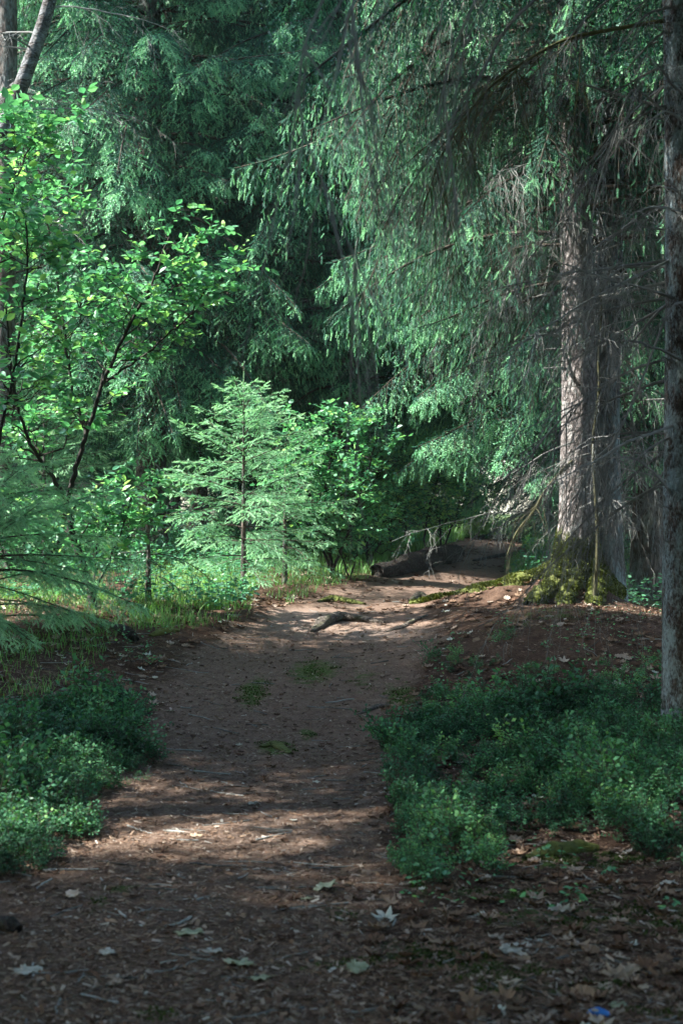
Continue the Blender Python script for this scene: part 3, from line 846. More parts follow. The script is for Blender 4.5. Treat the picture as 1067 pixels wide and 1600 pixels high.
def build_edge():
    rng = np.random.default_rng(34)
    Y = 9.0; x = px_x(1074, Y)
    z = gz(x, Y) - .03
    root = empty('spruce_tree', (x, Y, z), 'tall spruce cut by the right edge, bark patched with grey lichen, bare lower boughs', 'tree')
    trunk_mesh(19, .155, rng, (-.008, 0), 48, .10, .2, 4, .05, top=.4, bend=.01).build('trunk', M['bark_near'], root, True)
    crown('crown', rng, 5.3, 7.0, 18, 3.4, root, .8, .3, 1.1, tmpl=T_MID, tipw=.2, whorl=.36, nb=5)
    mb = MB()
    for i in range(34):
        az = rng.uniform(1.9, 4.3); zz = rng.uniform(1.5, 4.9)
        dead_bough(mb, rng, np.array([math.cos(az) * .13, math.sin(az) * .13, zz]), [math.cos(az), math.sin(az), rng.normal(-.15, .35)], rng.uniform(.4, 1.5), rng.uniform(0, .5), 16, 0, .0105, 7, .5, .6)
    for i in range(9):
        az = rng.uniform(3, 4.2); zz = rng.uniform(.9, 4.5)
        dead_bough(mb, rng, np.array([math.cos(az) * .13, math.sin(az) * .13, zz]), [math.cos(az), math.sin(az), .2], rng.uniform(.08, .25), 0, 6, 0, .009, 2, .3)
    mb.build('dead_branches', M['dead'], root)
    B0 = np.array([x, Y, z])
    def limb(pts, r, name, m, tone, n=20):
        P = np.array([at(a, b, yy) - B0 for (a, b), yy in pts]); k = 30
        Pi, _ = interp_curve(P, np.linspace(0, 1, k))
        for _i in range(2): Pi[1:-1] = (Pi[:-2] + Pi[2:] + 2 * Pi[1:-1]) / 4
        mb = MB(); mb.tubes(Pi, (r * (1 - .8 * np.linspace(0, 1, k)))[None], 6, 0, tone)
        for i in range(n):
            O, T = interp_curve(Pi, np.array([rng.uniform(.2, 1)]))
            dead_bough(mb, rng, O[0], T[0] * .5 + rng.normal(0, .45, 3) - UP * .7, rng.uniform(.3, 1.1), .2, 15, 0, .0045, 6, .4, .8, .45)
        mb.build(name, m, root)
    limb([((1050, 30), 9), ((960, 45), 8.9), ((880, 60), 8.9), ((820, 95), 9.0), ((770, 130), 9.1), ((735, 170), 9.2), ((690, 235), 9.3), ((660, 330), 9.4)], .014, 'bare_limb', M['mosstwig'], .6, 30)
    limb([((1045, 560), 9), ((990, 575), 8.9), ((930, 610), 8.9), ((880, 650), 8.9), ((845, 690), 9.0), ((790, 745), 9.1)], .010, 'bare_limb', M['dead'], .6, 16)
    limb([((1045, 180), 9), ((985, 130), 8.9), ((930, 300), 8.9), ((915, 420), 8.9), ((950, 520), 9.0)], .009, 'bare_limb', M['dead'], .7, 10)
    limb([((1045, 480), 9), ((1000, 600), 8.8), ((960, 690), 8.7), ((925, 720), 8.6), ((890, 800), 8.6)], .010, 'bare_limb', M['dead'], .5, 16)
    return root
build_edge()

def build_overhang():
    """bare drooping boughs of a spruce just right of the viewpoint; they hang close, soft and grey across the top"""
    rng = np.random.default_rng(35)
    x, y = 2.3, 4.3
    z = gz(x, y)
    root = empty('spruce_tree', (x, y, z), 'spruce just outside the frame whose bare grey twigs hang blurred across the top', 'tree')
    trunk_mesh(17, .15, rng, (0, 0), 20, .3, .3, 4, .2).build('trunk', M['bark_far'], root, True)
    B0 = np.array([x, y, z])
    crown('crown', rng, 5.0, 5.0, 16, 3.0, root, .7, .3, .9)
    mb = MB()
    def limb(pts, r, tone, n, drop=.9, l=(.3, .8)):
        P = np.array([at(a, b, yy) - B0 for (a, b), yy in pts]); k = 24
        Pi, _ = interp_curve(P, np.linspace(0, 1, k))
        for _i in range(2): Pi[1:-1] = (Pi[:-2] + Pi[2:] + 2 * Pi[1:-1]) / 4
        mb.tubes(Pi, (r * (1 - .75 * np.linspace(0, 1, k)))[None], 6, 0, tone)
        for i in range(n):
            O, T = interp_curve(Pi, np.array([rng.uniform(.15, 1)]))
            dead_bough(mb, rng, O[0], T[0] * .6 + rng.normal(0, .35, 3) - UP * drop, rng.uniform(*l), .1, 11, 0, .003, 4, .25, .5, tone)
    limb([((1750, -260), 4.3), ((1200, -240), 4.4), ((800, -120), 4.5), ((690, 110), 4.6), ((700, 210), 4.6), ((715, 330), 4.6)], .007, .8, 12)
    limb([((1750, -300), 4.3), ((1000, -260), 4.2), ((560, -100), 4.1), ((470, 60), 4.0), ((465, 200), 4.0), ((540, 360), 4.0), ((570, 470), 4.0)], .006, .85, 16)
    limb([((1750, -330), 4.2), ((1000, -300), 4.0), ((640, -120), 3.7), ((530, 30), 3.6), ((560, 110), 3.6), ((600, 200), 3.6)], .006, .9, 12)
    limb([((1750, -200), 4.5), ((1200, -160), 4.8), ((900, -60), 5.0), ((790, 40), 5.0), ((755, 110), 5.0), ((720, 160), 5.0)], .012, .35, 8)
    mb.build('dead_branches', M['dead'], root)
build_overhang()

def build_pale():
    rng = np.random.default_rng(36)
    Y = 18.0; x = px_x(-190, Y); z = gz(x, Y)
    root = empty('leaning_tree', (x, Y, z), 'bare grey brown trunk leaning right in the top left corner', 'tree')
    P = np.array([[0, 0, -.3], at(-110, 500, Y) - [x, Y, z], at(-30, 290, Y) - [x, Y, z], at(28, 150, Y) - [x, Y, z], at(68, 40, Y) - [x, Y, z], at(95, -60, Y) - [x, Y, z], at(150, -400, Y) - [x, Y, z]])
    Pi, _ = interp_curve(P, np.linspace(0, 1, 50))
    for _i in range(4): Pi[1:-1] = (Pi[:-2] + Pi[2:] + 2 * Pi[1:-1]) / 4
    mb = MB(); mb.tubes(Pi, np.linspace(.12, .07, 50)[None], 20, 0, .5); mb.build('trunk', M['bark_pale'], root, True)
    mb = MB()
    for i in range(14):
        O, T = interp_curve(Pi, np.array([rng.uniform(.4, 1)])); a = rng.random() * 6.28
        dead_bough(mb, rng, O[0], [math.cos(a), math.sin(a), .3], rng.uniform(.8, 2), .3, 8, 0, .014, 5, .6, .4)
    mb.build('dead_branches', M['dead'], root)
    x2 = px_x(8, 20)
    r2 = empty('spruce_tree', (x2, 20, gz(x2, 20)), 'dark straight trunk in the extreme top left corner', 'tree')
    trunk_mesh(20, .2, rng, (0, 0), 24, .3, .3, 4, .2).build('trunk', M['bark_far'], r2, True)
    dead_set(rng, 3, 8, 24, (.8, 2.2), 'dead_branches', r2, dens=10, r=.01, sub=5)
    crown('crown', rng, 9.5, 10, 19, 2.4, r2, .8, .3, 1.0)
build_pale()

# ------------------------------------------------------------------ young spruces
def young_spruce(name, seed, h, Lmax, x, y, label, mats, tone0=.45, tipw=.5, hang=.2, detail=1.0, droop=.18, z0=.35, whorl=.2, nb=6, bare=0, leader=.3, lean=(0, 0), greys=.15, cat='young spruce', r0=.035):
    rng = np.random.default_rng(seed)
    root = empty(name, (x, y, gz(x, y) - .02), label, cat)
    trunk_mesh(h, r0, rng, lean, 10, .2, .1, 3, .08, top=.12, bend=.004, sink=.1).build('trunk', M['bark_far'], root, True)
    mb = MB(); z = z0
    while z < h - leader * .8:
        f = (z - z0) / (h - z0)
        L0 = Lmax * (1 - f) ** .85 * (.75 + .5 * min(1, f * 3)) + .06
        a0 = rng.random() * 6.28
        for b in range(nb):
            L = L0 * rng.uniform(.5, 1.2)
            if rng.random() < bare: continue
            P = spruce_bough(mb, rng, np.array([lean[0] * z, lean[1] * z, z + rng.normal(0, .02)]), a0 + b * 2 * math.pi / nb + rng.normal(0, .2), L, (.08 + .5 * f) * rng.uniform(.6, 1.5) + rng.normal(0, .12), droop * (1 - f) * rng.uniform(.4, 1.8) + .05, hang * rng.uniform(.5, 2),
                         .07 / detail, .036 / detail, .078, T_FINE, tone0, .36, .05, tipw=tipw, greys=greys, wscale=.5, start=.1 if f > .3 else .25)
        z += whorl * rng.uniform(.8, 1.2) * (1 - .3 * f)
    # leader
    tv, tf = T_FINE[0]
    n = 9
    for q in range(n):
        zz = h - leader + leader * q / n
        O = np.array([[lean[0] * zz, lean[1] * zz, zz]]); mb.inst(tv, tf, O, [[0, 0, 1.]], [[1, 0, 0.]], .075, 0, .85)
    for q in range(5):
        a = q * 1.256 + .3
        mb.inst(tv, tf, [[lean[0] * h, lean[1] * h, h - leader + .02]] , [[math.cos(a), math.sin(a), .45]], [[0, 0, 1.]], .13, 0, .85)
    mb.build('crown', mats, root)
    return root
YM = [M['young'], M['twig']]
def ysp(px, Y, *a, **k): pass
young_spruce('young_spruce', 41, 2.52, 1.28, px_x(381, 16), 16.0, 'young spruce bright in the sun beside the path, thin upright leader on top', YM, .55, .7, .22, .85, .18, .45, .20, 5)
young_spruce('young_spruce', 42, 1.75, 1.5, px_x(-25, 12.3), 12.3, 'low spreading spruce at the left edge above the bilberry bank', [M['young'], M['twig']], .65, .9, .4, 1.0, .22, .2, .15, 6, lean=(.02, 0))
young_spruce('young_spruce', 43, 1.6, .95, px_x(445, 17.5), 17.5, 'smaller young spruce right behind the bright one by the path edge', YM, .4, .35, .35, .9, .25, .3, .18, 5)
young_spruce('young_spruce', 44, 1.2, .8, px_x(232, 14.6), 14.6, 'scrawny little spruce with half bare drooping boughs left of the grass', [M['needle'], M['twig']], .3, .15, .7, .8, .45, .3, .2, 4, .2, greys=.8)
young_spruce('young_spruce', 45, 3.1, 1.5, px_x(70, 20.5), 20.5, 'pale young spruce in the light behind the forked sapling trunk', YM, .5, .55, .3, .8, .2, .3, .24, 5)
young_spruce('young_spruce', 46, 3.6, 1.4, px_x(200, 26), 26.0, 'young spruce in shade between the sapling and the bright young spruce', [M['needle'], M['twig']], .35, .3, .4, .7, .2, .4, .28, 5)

# ------------------------------------------------------------------ leafy saplings and shrubs
def leafy(name, seed, label, cat, stems, base, nbr, Lbr, ntw, Ltw, leaf, per, tone=.5, s0=.25, bias=(0, 0, 0), lift=.5, group=None, mat_l='leaf', flat=.5, bark='darkbark', spread=1.0):
    """stems: list of (points, r0, r1); branches leave the stems, twigs the branches, leaves the twigs"""
    rng = np.random.default_rng(seed)
    base = np.array(base, float)
    root = empty(name, base, label, cat, group)
    mt = MB(); wd = MB(); lf = MB(); bias = np.array(bias, float)
    BO = []; BD = []; BL = []; BR = []
    tot = sum(np.linalg.norm(np.diff(np.array(p), axis=0), axis=1).sum() for p, a, b in stems)
    for p, a, b in stems:
        P = np.array(p, float) - base; k = max(12, len(P) * 6)
        Pi, _ = interp_curve(P, np.linspace(0, 1, k))
        for _i in range(3): Pi[1:-1] = (Pi[:-2] + Pi[2:] + 2 * Pi[1:-1]) / 4
        Pi[1:-1] += rng.normal(0, .006, Pi[1:-1].shape)
        mt.tubes(Pi, np.linspace(a, b, k)[None], 8, 0, .4)
        ln = np.linalg.norm(np.diff(P, axis=0), axis=1).sum()
        n = max(2, int(nbr * ln / tot))
        s = np.sort(rng.uniform(s0, 1.0, n)); O, T = interp_curve(Pi, s)
        az = rng.uniform(0, 6.28, n)
        D = nrm(np.c_[np.cos(az), np.sin(az), rng.uniform(.1, 1.0, n) * lift] * spread + T * .45 + bias)
        BO.append(O); BD.append(D); BL.append(Lbr * rng.uniform(.45, 1.15, n) * (1.15 - .5 * s)); BR.append(np.interp(s, [0, 1], [a, b]) * .55)
    mt.build('trunk', M[bark], root, True)
    O = np.vstack(BO); D = np.vstack(BD); L = np.concatenate(BL); Rb = np.concatenate(BR)
    N = len(O); k = 9; t = np.linspace(0, 1, k)
    wob = np.cumsum(rng.normal(0, .05, (N, k, 3)), 1); wob[:, 0] = 0
    Q = O[:, None] + (D[:, None] * t[:, None] + UP * (rng.normal(-.02, .12, (N, 1)) * t ** 2)[:, :, None] + wob) * L[:, None, None]
    wd.tubes(Q, np.minimum(Rb, .012)[:, None] * (1 - .75 * t)[None], 4, 0, .3 + .3 * rng.random(N))
    # twigs
    n2 = np.maximum(3, (ntw * L / Lbr).astype(int)); ii = np.repeat(np.arange(N), n2); m = len(ii)
    tv = rng.uniform(.15, 1, m) ** .8; tv[np.cumsum(n2) - 1] = 1
    x = tv * (k - 1); a = np.minimum(x.astype(int), k - 2); f = (x - a)[:, None]
    O2 = Q[ii, a] * (1 - f) + Q[ii, a + 1] * f; T2 = nrm(Q[ii, a + 1] - Q[ii, a])
    d2 = nrm(T2 * .8 + rng.normal(0, .6, (m, 3)) * np.array([1, 1, .5]) + UP * .08)
    l2 = Ltw * rng.uniform(.4, 1.2, m); k2 = 5; t2 = np.linspace(0, 1, k2)
    wob = np.cumsum(rng.normal(0, .06, (m, k2, 3)), 1); wob[:, 0] = 0
    Q2 = O2[:, None] + (d2[:, None] * t2[:, None] - UP * (.12 * t2 ** 2)[:, None] + wob) * l2[:, None, None]
    wd.tubes(Q2, (.0028 * (1 - .6 * t2))[None] * np.ones((m, 1)), 3, 0, .4)
    wd.build('branches', M[bark], root)
    # leaves alternate along each twig
    jj = np.tile(np.arange(per), m); kk = np.repeat(np.arange(m), per)
    u = (jj + .6) / per
    x = u * (k2 - 1); a = np.minimum(x.astype(int), k2 - 2); f = (x - a)[:, None]
    O3 = Q2[kk, a] * (1 - f) + Q2[kk, a + 1] * f; T3 = nrm(Q2[kk, a + 1] - Q2[kk, a])
    B3 = nrm(np.cross(T3, UP)); sg = np.where(jj % 2, 1., -1.)[:, None]
    last = (jj == per - 1)[:, None]
    D3 = nrm(T3 * np.where(last, 1.3, .55) + B3 * sg * np.where(last, .1, .9) + rng.normal(0, .25, T3.shape) - UP * .15)
    Nn = nrm(UP + rng.normal(0, flat, D3.shape))
    keep = rng.random(len(O3)) > .12
    S = leaf * rng.uniform(.5, 1.25, len(O3))
    tn = np.clip(tone + rng.normal(0, .17, len(O3)) + np.repeat(rng.normal(0, .12, m), per), .05, 1)
    lf.inst(LEAF_V, LEAF_F, O3[keep], D3[keep], Nn[keep], S[keep], 0, tn[keep], W=S[keep] * 1.05)
    lf.build('foliage', M[mat_l], root)
    return root

def pxs(lst, Y0, Y1=None):
    n = len(lst); Y1 = Y0 if Y1 is None else Y1
    return [at(a, b, Y0 + (Y1 - Y0) * i / (n - 1)) for i, (a, b) in enumerate(lst)]
YS = 13.8
leafy('sapling', 51, 'leafy sapling with a dark forked crooked trunk at the left', 'sapling',
      [(pxs([(146, 950), (143, 920), (125, 870), (112, 830), (104, 783)], YS), .042, .034),
       (pxs([(104, 783), (80, 740), (45, 692), (20, 600), (10, 480)], YS, 13.0), .024, .008),
       (pxs([(104, 783), (118, 740), (135, 680), (160, 600), (195, 520), (240, 440), (265, 370)], YS, 13.6), .028, .008),
       (pxs([(135, 680), (110, 600), (100, 500), (80, 380), (60, 260)], YS, 14.2), .018, .006),
       (pxs([(160, 600), (220, 560), (290, 500), (330, 440)], YS, 13.2), .014, .005),
       (pxs([(143, 935), (150, 880), (155, 820), (150, 760)], YS, 14.4), .010, .004),
       (pxs([(143, 935), (170, 880), (190, 830), (205, 780)], YS, 13.8), .010, .003)],
      at(146, 945, YS), 135, .74, 11, .26, .092, 6, .62, .3, (0, 0, 0), .5)
YB = 12.6
leafy('shrub', 52, 'tall shrub with larger yellow green leaves rising along the left edge', 'shrub',
      [(pxs([(-60, 1000), (-40, 900), (-20, 760), (15, 620), (38, 480), (45, 400), (40, 330)], YB, 12.2), .022, .006),
       (pxs([(-60, 1000), (-90, 850), (-70, 600), (-20, 420), (30, 270), (60, 200)], YB, 12.8), .020, .006)],
      at(-60, 1000, YB), 66, .62, 9, .26, .098, 6, .64, .45, (.2, 0, 0), .5)
leafy('shrub', 53, 'rounded leafy shrub right of the sunlit young spruce', 'shrub',
      [(pxs([(520, 905), (515, 860), (505, 780), (520, 700), (540, 650)], 18.0), .028, .006), (pxs([(518, 895), (545, 830), (570, 750), (590, 680)], 18, 17.6), .02, .006),
       (pxs([(518, 895), (490, 820), (465, 750), (460, 690)], 18, 18.3), .02, .006)],
      at(520, 908, 18), 120, .65, 11, .24, .078, 6, .55, .25, (.05, -.1, 0), .35)
leafy('shrub', 54, 'darker shrub with slim stems behind the lying log', 'shrub',
      [(pxs([(632, 868), (634, 800), (625, 720), (640, 690)], 24.0), .022, .006), (pxs([(615, 865), (600, 800), (590, 740)], 24), .02, .006), (pxs([(660, 868), (668, 800), (690, 730), (700, 690)], 24.5), .02, .006)],
      at(632, 870, 24), 130, .75, 11, .28, .08, 6, .85, .2, (0, 0, 0), .35)
leafy('shrub', 60, 'dense green bush behind the far end of the log', 'shrub',
      [(pxs([(690, 862), (685, 800), (670, 740), (690, 700)], 25.5), .02, .006), (pxs([(690, 862), (715, 800), (725, 740)], 25.5), .02, .006)],
      at(690, 864, 25.5), 90, .8, 10, .28, .08, 6, .8, .1, (0, 0, 0), .35)
leafy('shrub', 61, 'loose green bush between the young spruce and the log', 'shrub',
      [(pxs([(575, 880), (570, 820), (580, 760), (600, 720)], 21.5), .018, .005), (pxs([(575, 880), (610, 820), (625, 770)], 21.5), .018, .005)],
      at(575, 882, 21.5), 80, .65, 10, .26, .07, 6, .6, .1, (0, 0, 0), .35)
leafy('shrub', 55, 'low bright shrub leaning over the near end of the log', 'shrub',
      [(pxs([(545, 905), (560, 860), (590, 820), (600, 800)], 18.2), .012, .004), (pxs([(545, 905), (530, 850), (520, 820)], 18.2), .012, .004)],
      at(545, 908, 18.2), 26, .5, 8, .2, .07, 6, .55, .2, (.2, -.2, 0), .3)
leafy('shrub', 56, 'broad leaved bush low behind the sapling trunk at left', 'shrub',
      [(pxs([(40, 900), (35, 860), (50, 820)], 16.5), .015, .005), (pxs([(60, 900), (90, 850), (110, 810)], 16.5), .015, .005), (pxs([(20, 900), (0, 850), (-20, 800)], 16.5), .015, .005)],
      at(40, 905, 16.5), 42, .6, 8, .25, .09, 6, .42, .15, (0, 0, 0), .5)
leafy('shrub', 57, 'small leafy shoots beside the sapling trunk base', 'shrub',
      [(pxs([(190, 915), (180, 880), (175, 840)], 15.5), .008, .003), (pxs([(195, 915), (205, 880), (200, 850)], 15.5), .008, .003)],
      at(190, 918, 15.5), 14, .35, 6, .2, .075, 5, .45, .2, (0, 0, 0), .4)
leafy('shrub', 58, 'sapling in shade with thin leaves behind the young spruce on its left', 'shrub',
      [(pxs([(330, 900), (325, 780), (310, 690), (330, 640)], 22), .02, .005), (pxs([(330, 900), (360, 800), (400, 700)], 22), .018, .005)],
      at(330, 902, 22), 40, .7, 8, .25, .075, 6, .4, .4, (0, 0, 0), .4)
leafy('shrub', 59, 'leafy shrub in the light where the path disappears', 'shrub',
      [(pxs([(735, 850), (730, 810), (720, 770)], 34), .02, .005), (pxs([(735, 850), (755, 810), (770, 780)], 34), .018, .005)],
      at(735, 852, 34), 40, .7, 8, .28, .09, 6, .55, .1, (0, 0, 0), .5)

# ------------------------------------------------------------------ lying log, roots, wood pieces
def lump_tube(mb, P, r, sides, rng, amp=.12, fr=5, tone=.5, k=40, squash=1.0, taper=True):
    P = np.array(P, float); Pi, _ = interp_curve(P, np.linspace(0, 1, k))
    for _i in range(3): Pi[1:-1] = (Pi[:-2] + Pi[2:] + 2 * Pi[1:-1]) / 4
    T = nrm(np.gradient(Pi, axis=0)); A = nrm(np.cross(T, UP)); B = np.cross(A, T)
    th = np.arange(sides) / sides * 2 * np.pi; s = np.linspace(0, 1, k)
    rr = np.interp(s, np.linspace(0, 1, len(r)), r)
    L = np.linalg.norm(np.diff(P, axis=0), axis=1).sum()
    Tm, Sm = np.meshgrid(th, s)
    o = rng.random() * 20
    nz = (fbm(np.cos(Tm) * 1.2 + o, Sm * L * fr + np.sin(Tm) * 1.2, 4, 2) - .5) * 2 * amp
    Rm = rr[:, None] * (1 + nz)
    V = Pi[:, None] + A[:, None] * (np.cos(th)[None, :, None] * Rm[..., None]) + B[:, None] * (np.sin(th)[None, :, None] * Rm[..., None] * squash)
    i = np.arange(k - 1)[:, None] * sides; j = np.arange(sides)[None]; j2 = (j + 1) % sides
    Fq = np.stack([i + j, i + sides + j, i + sides + j2, i + j2], -1).reshape(-1, 4)
    mb.add(V.reshape(-1, 3), Fq, 0, tone)
    for e in (0, k - 1):
        ring = V[e]; c = Pi[e] + T[e] * (.03 if e == 0 else -.03)
        inner = c + (ring - c) * .8 + T[e] * (.012 if e == 0 else -.012)
        VV = np.vstack([ring, inner, [c]])
        F4 = np.array([[q, (q + 1) % sides, sides + (q + 1) % sides, sides + q] for q in range(sides)])
        F3 = np.array([[sides + q, sides + (q + 1) % sides, 2 * sides] for q in range(sides)])
        mb.add(VV, F4, 0, .2); mb.add(VV, F3, 0, .2)
    return Pi

def gpt(px, py, up=0.0, Y=None):
    if Y is None: p = hit(px, py)
    else: p = at(px, py, Y)
    return np.array([p[0], p[1], gz(p[0], p[1]) + up])

def build_log():
    rng = np.random.default_rng(61)
    p0 = gpt(588, 897); 
    P = [gpt(588, 0, .10, 18.8), gpt(620, 0, .13, 19.6), gpt(650, 0, .17, 20.5), gpt(690, 0, .19, 21.6), gpt(714, 0, .18, 22.2)]
    root = empty('log', P[0], 'dark fallen log lying along the left side of the path', 'log')
    mb = MB(); lump_tube(mb, [p - P[0] - UP * .03 for p in P], [.09, .13, .15, .15, .13], 28, rng, .3, 3, .4, 60)
    mb.build('bark', M['log_bark'], root, True)
    for i in range(4):
        mb = MB()
        O, T = interp_curve(np.array([p - P[0] for p in P]), np.array([.2 + .2 * i]))
        dead_bough(mb, rng, O[0] + UP * .04, rng.normal(0, .5, 3) + UP * .8 - T[0] * .3, rng.uniform(.22, .32), 0, 0, 0, .016, 0, .2)
        mb.build('branch_stub', M['darkbark'], root)
build_log()

def ground_root(seed, pts, r, label, m='root_bark', sq=.7, cat='root', name='tree_root', sink=.25, amp=.12):
    rng = np.random.default_rng(seed)
    G_ = [gpt(*p[:2], 0, p[2] if len(p) > 2 else None) for p in pts]
    rm = max(r)
    rs = np.interp(np.linspace(0, 1, len(G_)), np.linspace(0, 1, len(r)), r)
    P = [g + UP * (q * (1 - 2 * sink)) for g, q in zip(G_, rs)]
    o0 = P[0]
    mb = MB(); lump_tube(mb, [p - o0 for p in P], r, 14, rng, amp, 8, .5, 36, sq)
    o = mb.build(name, M[m], None, True); o.location = tuple(o0)
    tag(o, label, cat)
    return o
ground_root(71, [(488, 984), (505, 972), (530, 966), (570, 968), (600, 970)], [.02, .085, .075, .045, .015], 'bare root humping across the sandy crest of the path', amp=.35, sink=.3)
ground_root(72, [(497, 937), (520, 934), (545, 938), (570, 941)], [.02, .06, .045, .02], 'mossy root at the left border of the path below the young spruce', 'bark_moss', sink=.3, amp=.35)
ground_root(73, [(640, 938), (655, 931), (672, 935)], [.02, .06, .02], 'small root knob in the middle of the path beyond the crest', sink=.15)
ground_root(74, [(600, 985), (625, 978), (655, 965), (668, 962)], [.008, .028, .03, .01], 'thin dark root running down from the mossy root tip', sink=.38, amp=.35)
#ground_root(75, [(378, 1098), (410, 1075), (450, 1060), (500, 1030)], [.005, .014, .014, .005], 'faint mossy root crossing the path low in the dip', 'bark_moss', sink=.4)
ground_root(76, [(408, 1160), (430, 1158), (455, 1172)], [.02, .05, .02], 'low moss covered root bump in the middle of the path', 'bark_moss', .5, sink=.42, amp=.4)
ground_root(77, [(560, 1110), (590, 1100), (620, 1102)], [.01, .03, .012], 'dark half buried root near the right path edge', sink=.4)
ground_root(78, [(186, 990), (196, 996), (208, 1003), (214, 1005)], [.05, .06, .05, .03], 'short black chunk of rotten wood on the left bank', 'log_bark', sink=.0, cat='wood piece', name='rotten_wood')
ground_root(79, [(235, 997), (255, 992), (280, 990)], [.02, .05, .02], 'mossy lump of wood at the foot of the grassy bank', 'bark_moss', cat='wood piece', name='rotten_wood')
ground_root(80, [(740, 873), (780, 868), (830, 862)], [.03, .05, .03], 'dark root across the far stretch of path', 'log_bark', sink=.3)
ground_root(81, [(820, 1345), (860, 1332), (900, 1325), (935, 1322)], [.02, .06, .05, .02], 'mossy hump of root edging the bilberries at lower right', 'bark_moss', .8, sink=.42, amp=.45)
ground_root(82, [(0, 1440), (15, 1444), (30, 1448)], [.03, .035, .02], 'dark bark chunk among leaves at the lower left edge', 'log_bark', sink=.1, cat='wood piece', name='rotten_wood')

# ------------------------------------------------------------------ ground cover
def proj(X, Y, Z):
    return 533.5 + X / Y * F, 800 - (Z - CAMZ) / Y * F
def inpoly(px, py, poly):
    poly = np.array(poly, float); c = np.zeros(px.shape, bool); j = len(poly) - 1
    for i in range(len(poly)):
        xi, yi = poly[i]; xj, yj = poly[j]
        c ^= ((yi > py) != (yj > py)) & (px < (xj - xi) * (py - yi) / (yj - yi + 1e-9) + xi)
        j = i
    return c
def scatter(rng, n, x0, x1, y0, y1):
    X = rng.uniform(x0, x1, n); Y = rng.uniform(y0, y1, n)
    return X, Y

def berry_template(rng, h=.26, nl=46, leaf=.022):
    """one bilberry plant: wiry branching stems with small leaves"""
    mbV = []; mbF = []; tn = []
    mb = MB()
    ns = 5
    for i in range(ns):
        a = rng.random() * 6.28; d = nrm(np.array([math.cos(a) * .5, math.sin(a) * .5, 1.0]))
        k = 6; t = np.linspace(0, 1, k); w = np.cumsum(rng.normal(0, .09, (k, 3)), 0); w[0] = 0
        P = (d * t[:, None] + w) * h * rng.uniform(.6, 1.1)
        mb.tubes(P, (.0022 * (1 - .5 * t))[None], 3, 1, .5)
        for b in range(4):
            O, T = interp_curve(P, np.array([rng.uniform(.3, 1)])); dd = nrm(T[0] + rng.normal(0, .7, 3) + UP * .3)
            P2 = O[0] + dd * np.linspace(0, 1, 4)[:, None] * h * .38
            mb.tubes(P2, (.0014 * np.ones(4))[None], 3, 1, .5)
            n = nl // (ns * 4) + 5
            u = np.linspace(.05, 1, n); O2, T2 = interp_curve(P2, u)
            B = nrm(np.cross(T2, UP + rng.normal(0, .3, 3))); sg = np.where(np.arange(n) % 2, 1., -1.)[:, None]
            D = nrm(T2 * .5 + B * sg + rng.normal(0, .3, T2.shape)); 
            mb.inst(DIA_V, DIA_F, O2, D, nrm(UP + rng.normal(0, .5, T2.shape)), leaf * rng.uniform(.7, 1.3, n), 0, rng.uniform(.3, .7, n), W=leaf * rng.uniform(.8, 1.4, n))
    return np.concatenate(mb.v), [(np.concatenate(mb.f3)), (np.concatenate(mb.f4))], np.concatenate(mb.t)

def place_template(mb, T, X, Y, Z, rot, sc, tone_off, up=None, mats=(0, 1)):
    V, (f3, f4), tn = T
    n = len(X); c, s_ = np.cos(rot), np.sin(rot)
    x = (V[None, :, 0] * c[:, None] - V[None, :, 1] * s_[:, None]) * sc[:, None] + X[:, None]
    y = (V[None, :, 0] * s_[:, None] + V[None, :, 1] * c[:, None]) * sc[:, None] + Y[:, None]
    z = V[None, :, 2] * sc[:, None] + Z[:, None]
    VV = np.stack([x, y, z], -1).reshape(-1, 3)
    off = (np.arange(n) * len(V))[:, None, None]
    base = mb.n
    mb.v.append(VV.astype(np.float32)); mb.t.append(np.clip(tn[None] + tone_off[:, None], 0, 1).astype(np.float32).reshape(-1))
    if len(f3): F3 = (f3[None] + off).reshape(-1, 3); mb.f3.append(F3 + base); mb.m3.append(np.full(len(F3), mats[0], np.int32))
    if len(f4): F4 = (f4[None] + off).reshape(-1, 4); mb.f4.append(F4 + base); mb.m4.append(np.full(len(F4), mats[1], np.int32))
    mb.n += n * len(V)

def bilberries(name, seed, regions, x0, x1, y0, y1, n, label):
    rng = np.random.default_rng(seed)
    T = [berry_template(rng, .14 + .03 * i, 38, .020 + .003 * i) for i in range(5)]
    X, Y = scatter(rng, n, x0, x1, y0, y1)
    Z = ground(X, Y)
    px, py = proj(X, Y, Z)
    px = px + (fbm(X * 2.5, Y * 2.5, 3, 1) - .5) * 190; py = py + (fbm(X * 2.5, Y * 2.5, 3, 4) - .5) * 120
    dens = np.zeros(n)
    for poly, d in regions:
        dens = np.where(inpoly(px, py, poly), np.maximum(dens, d), dens)
    cl = fbm(X * 1.6, Y * 1.6, 3, 3); cl2 = fbm(X * 5, Y * 5, 2, 5)
    pr = dens * np.clip((cl * .5 + cl2 * .5 - .38) * 7 + dens * .35, 0, 1)
    k = rng.random(n) < pr
    X, Y, Z, cl = X[k], Y[k], Z[k], cl[k]
    sc = rng.uniform(.45, 1.1, len(X)) * (.35 + .75 * cl) * np.clip(.6 + pr[k] * .4, 0, 1)
    mb = MB(); which = rng.integers(0, 5, len(X)); sc = sc * np.where(rng.random(len(X)) < .12, 1.5, 1)
    for q in range(5):
        g = which == q
        place_template(mb, T[q], X[g], Y[g], Z[g] - .01, rng.uniform(0, 6.28, g.sum()), sc[g], (fbm(X[g] * 2, Y[g] * 2, 2, 7) - .5) * .9 + rng.normal(0, .15, g.sum()))
    o = mb.build(name, [M['berry'], M['twig']])
    tag(o, label, None, None, 'stuff')
    return o
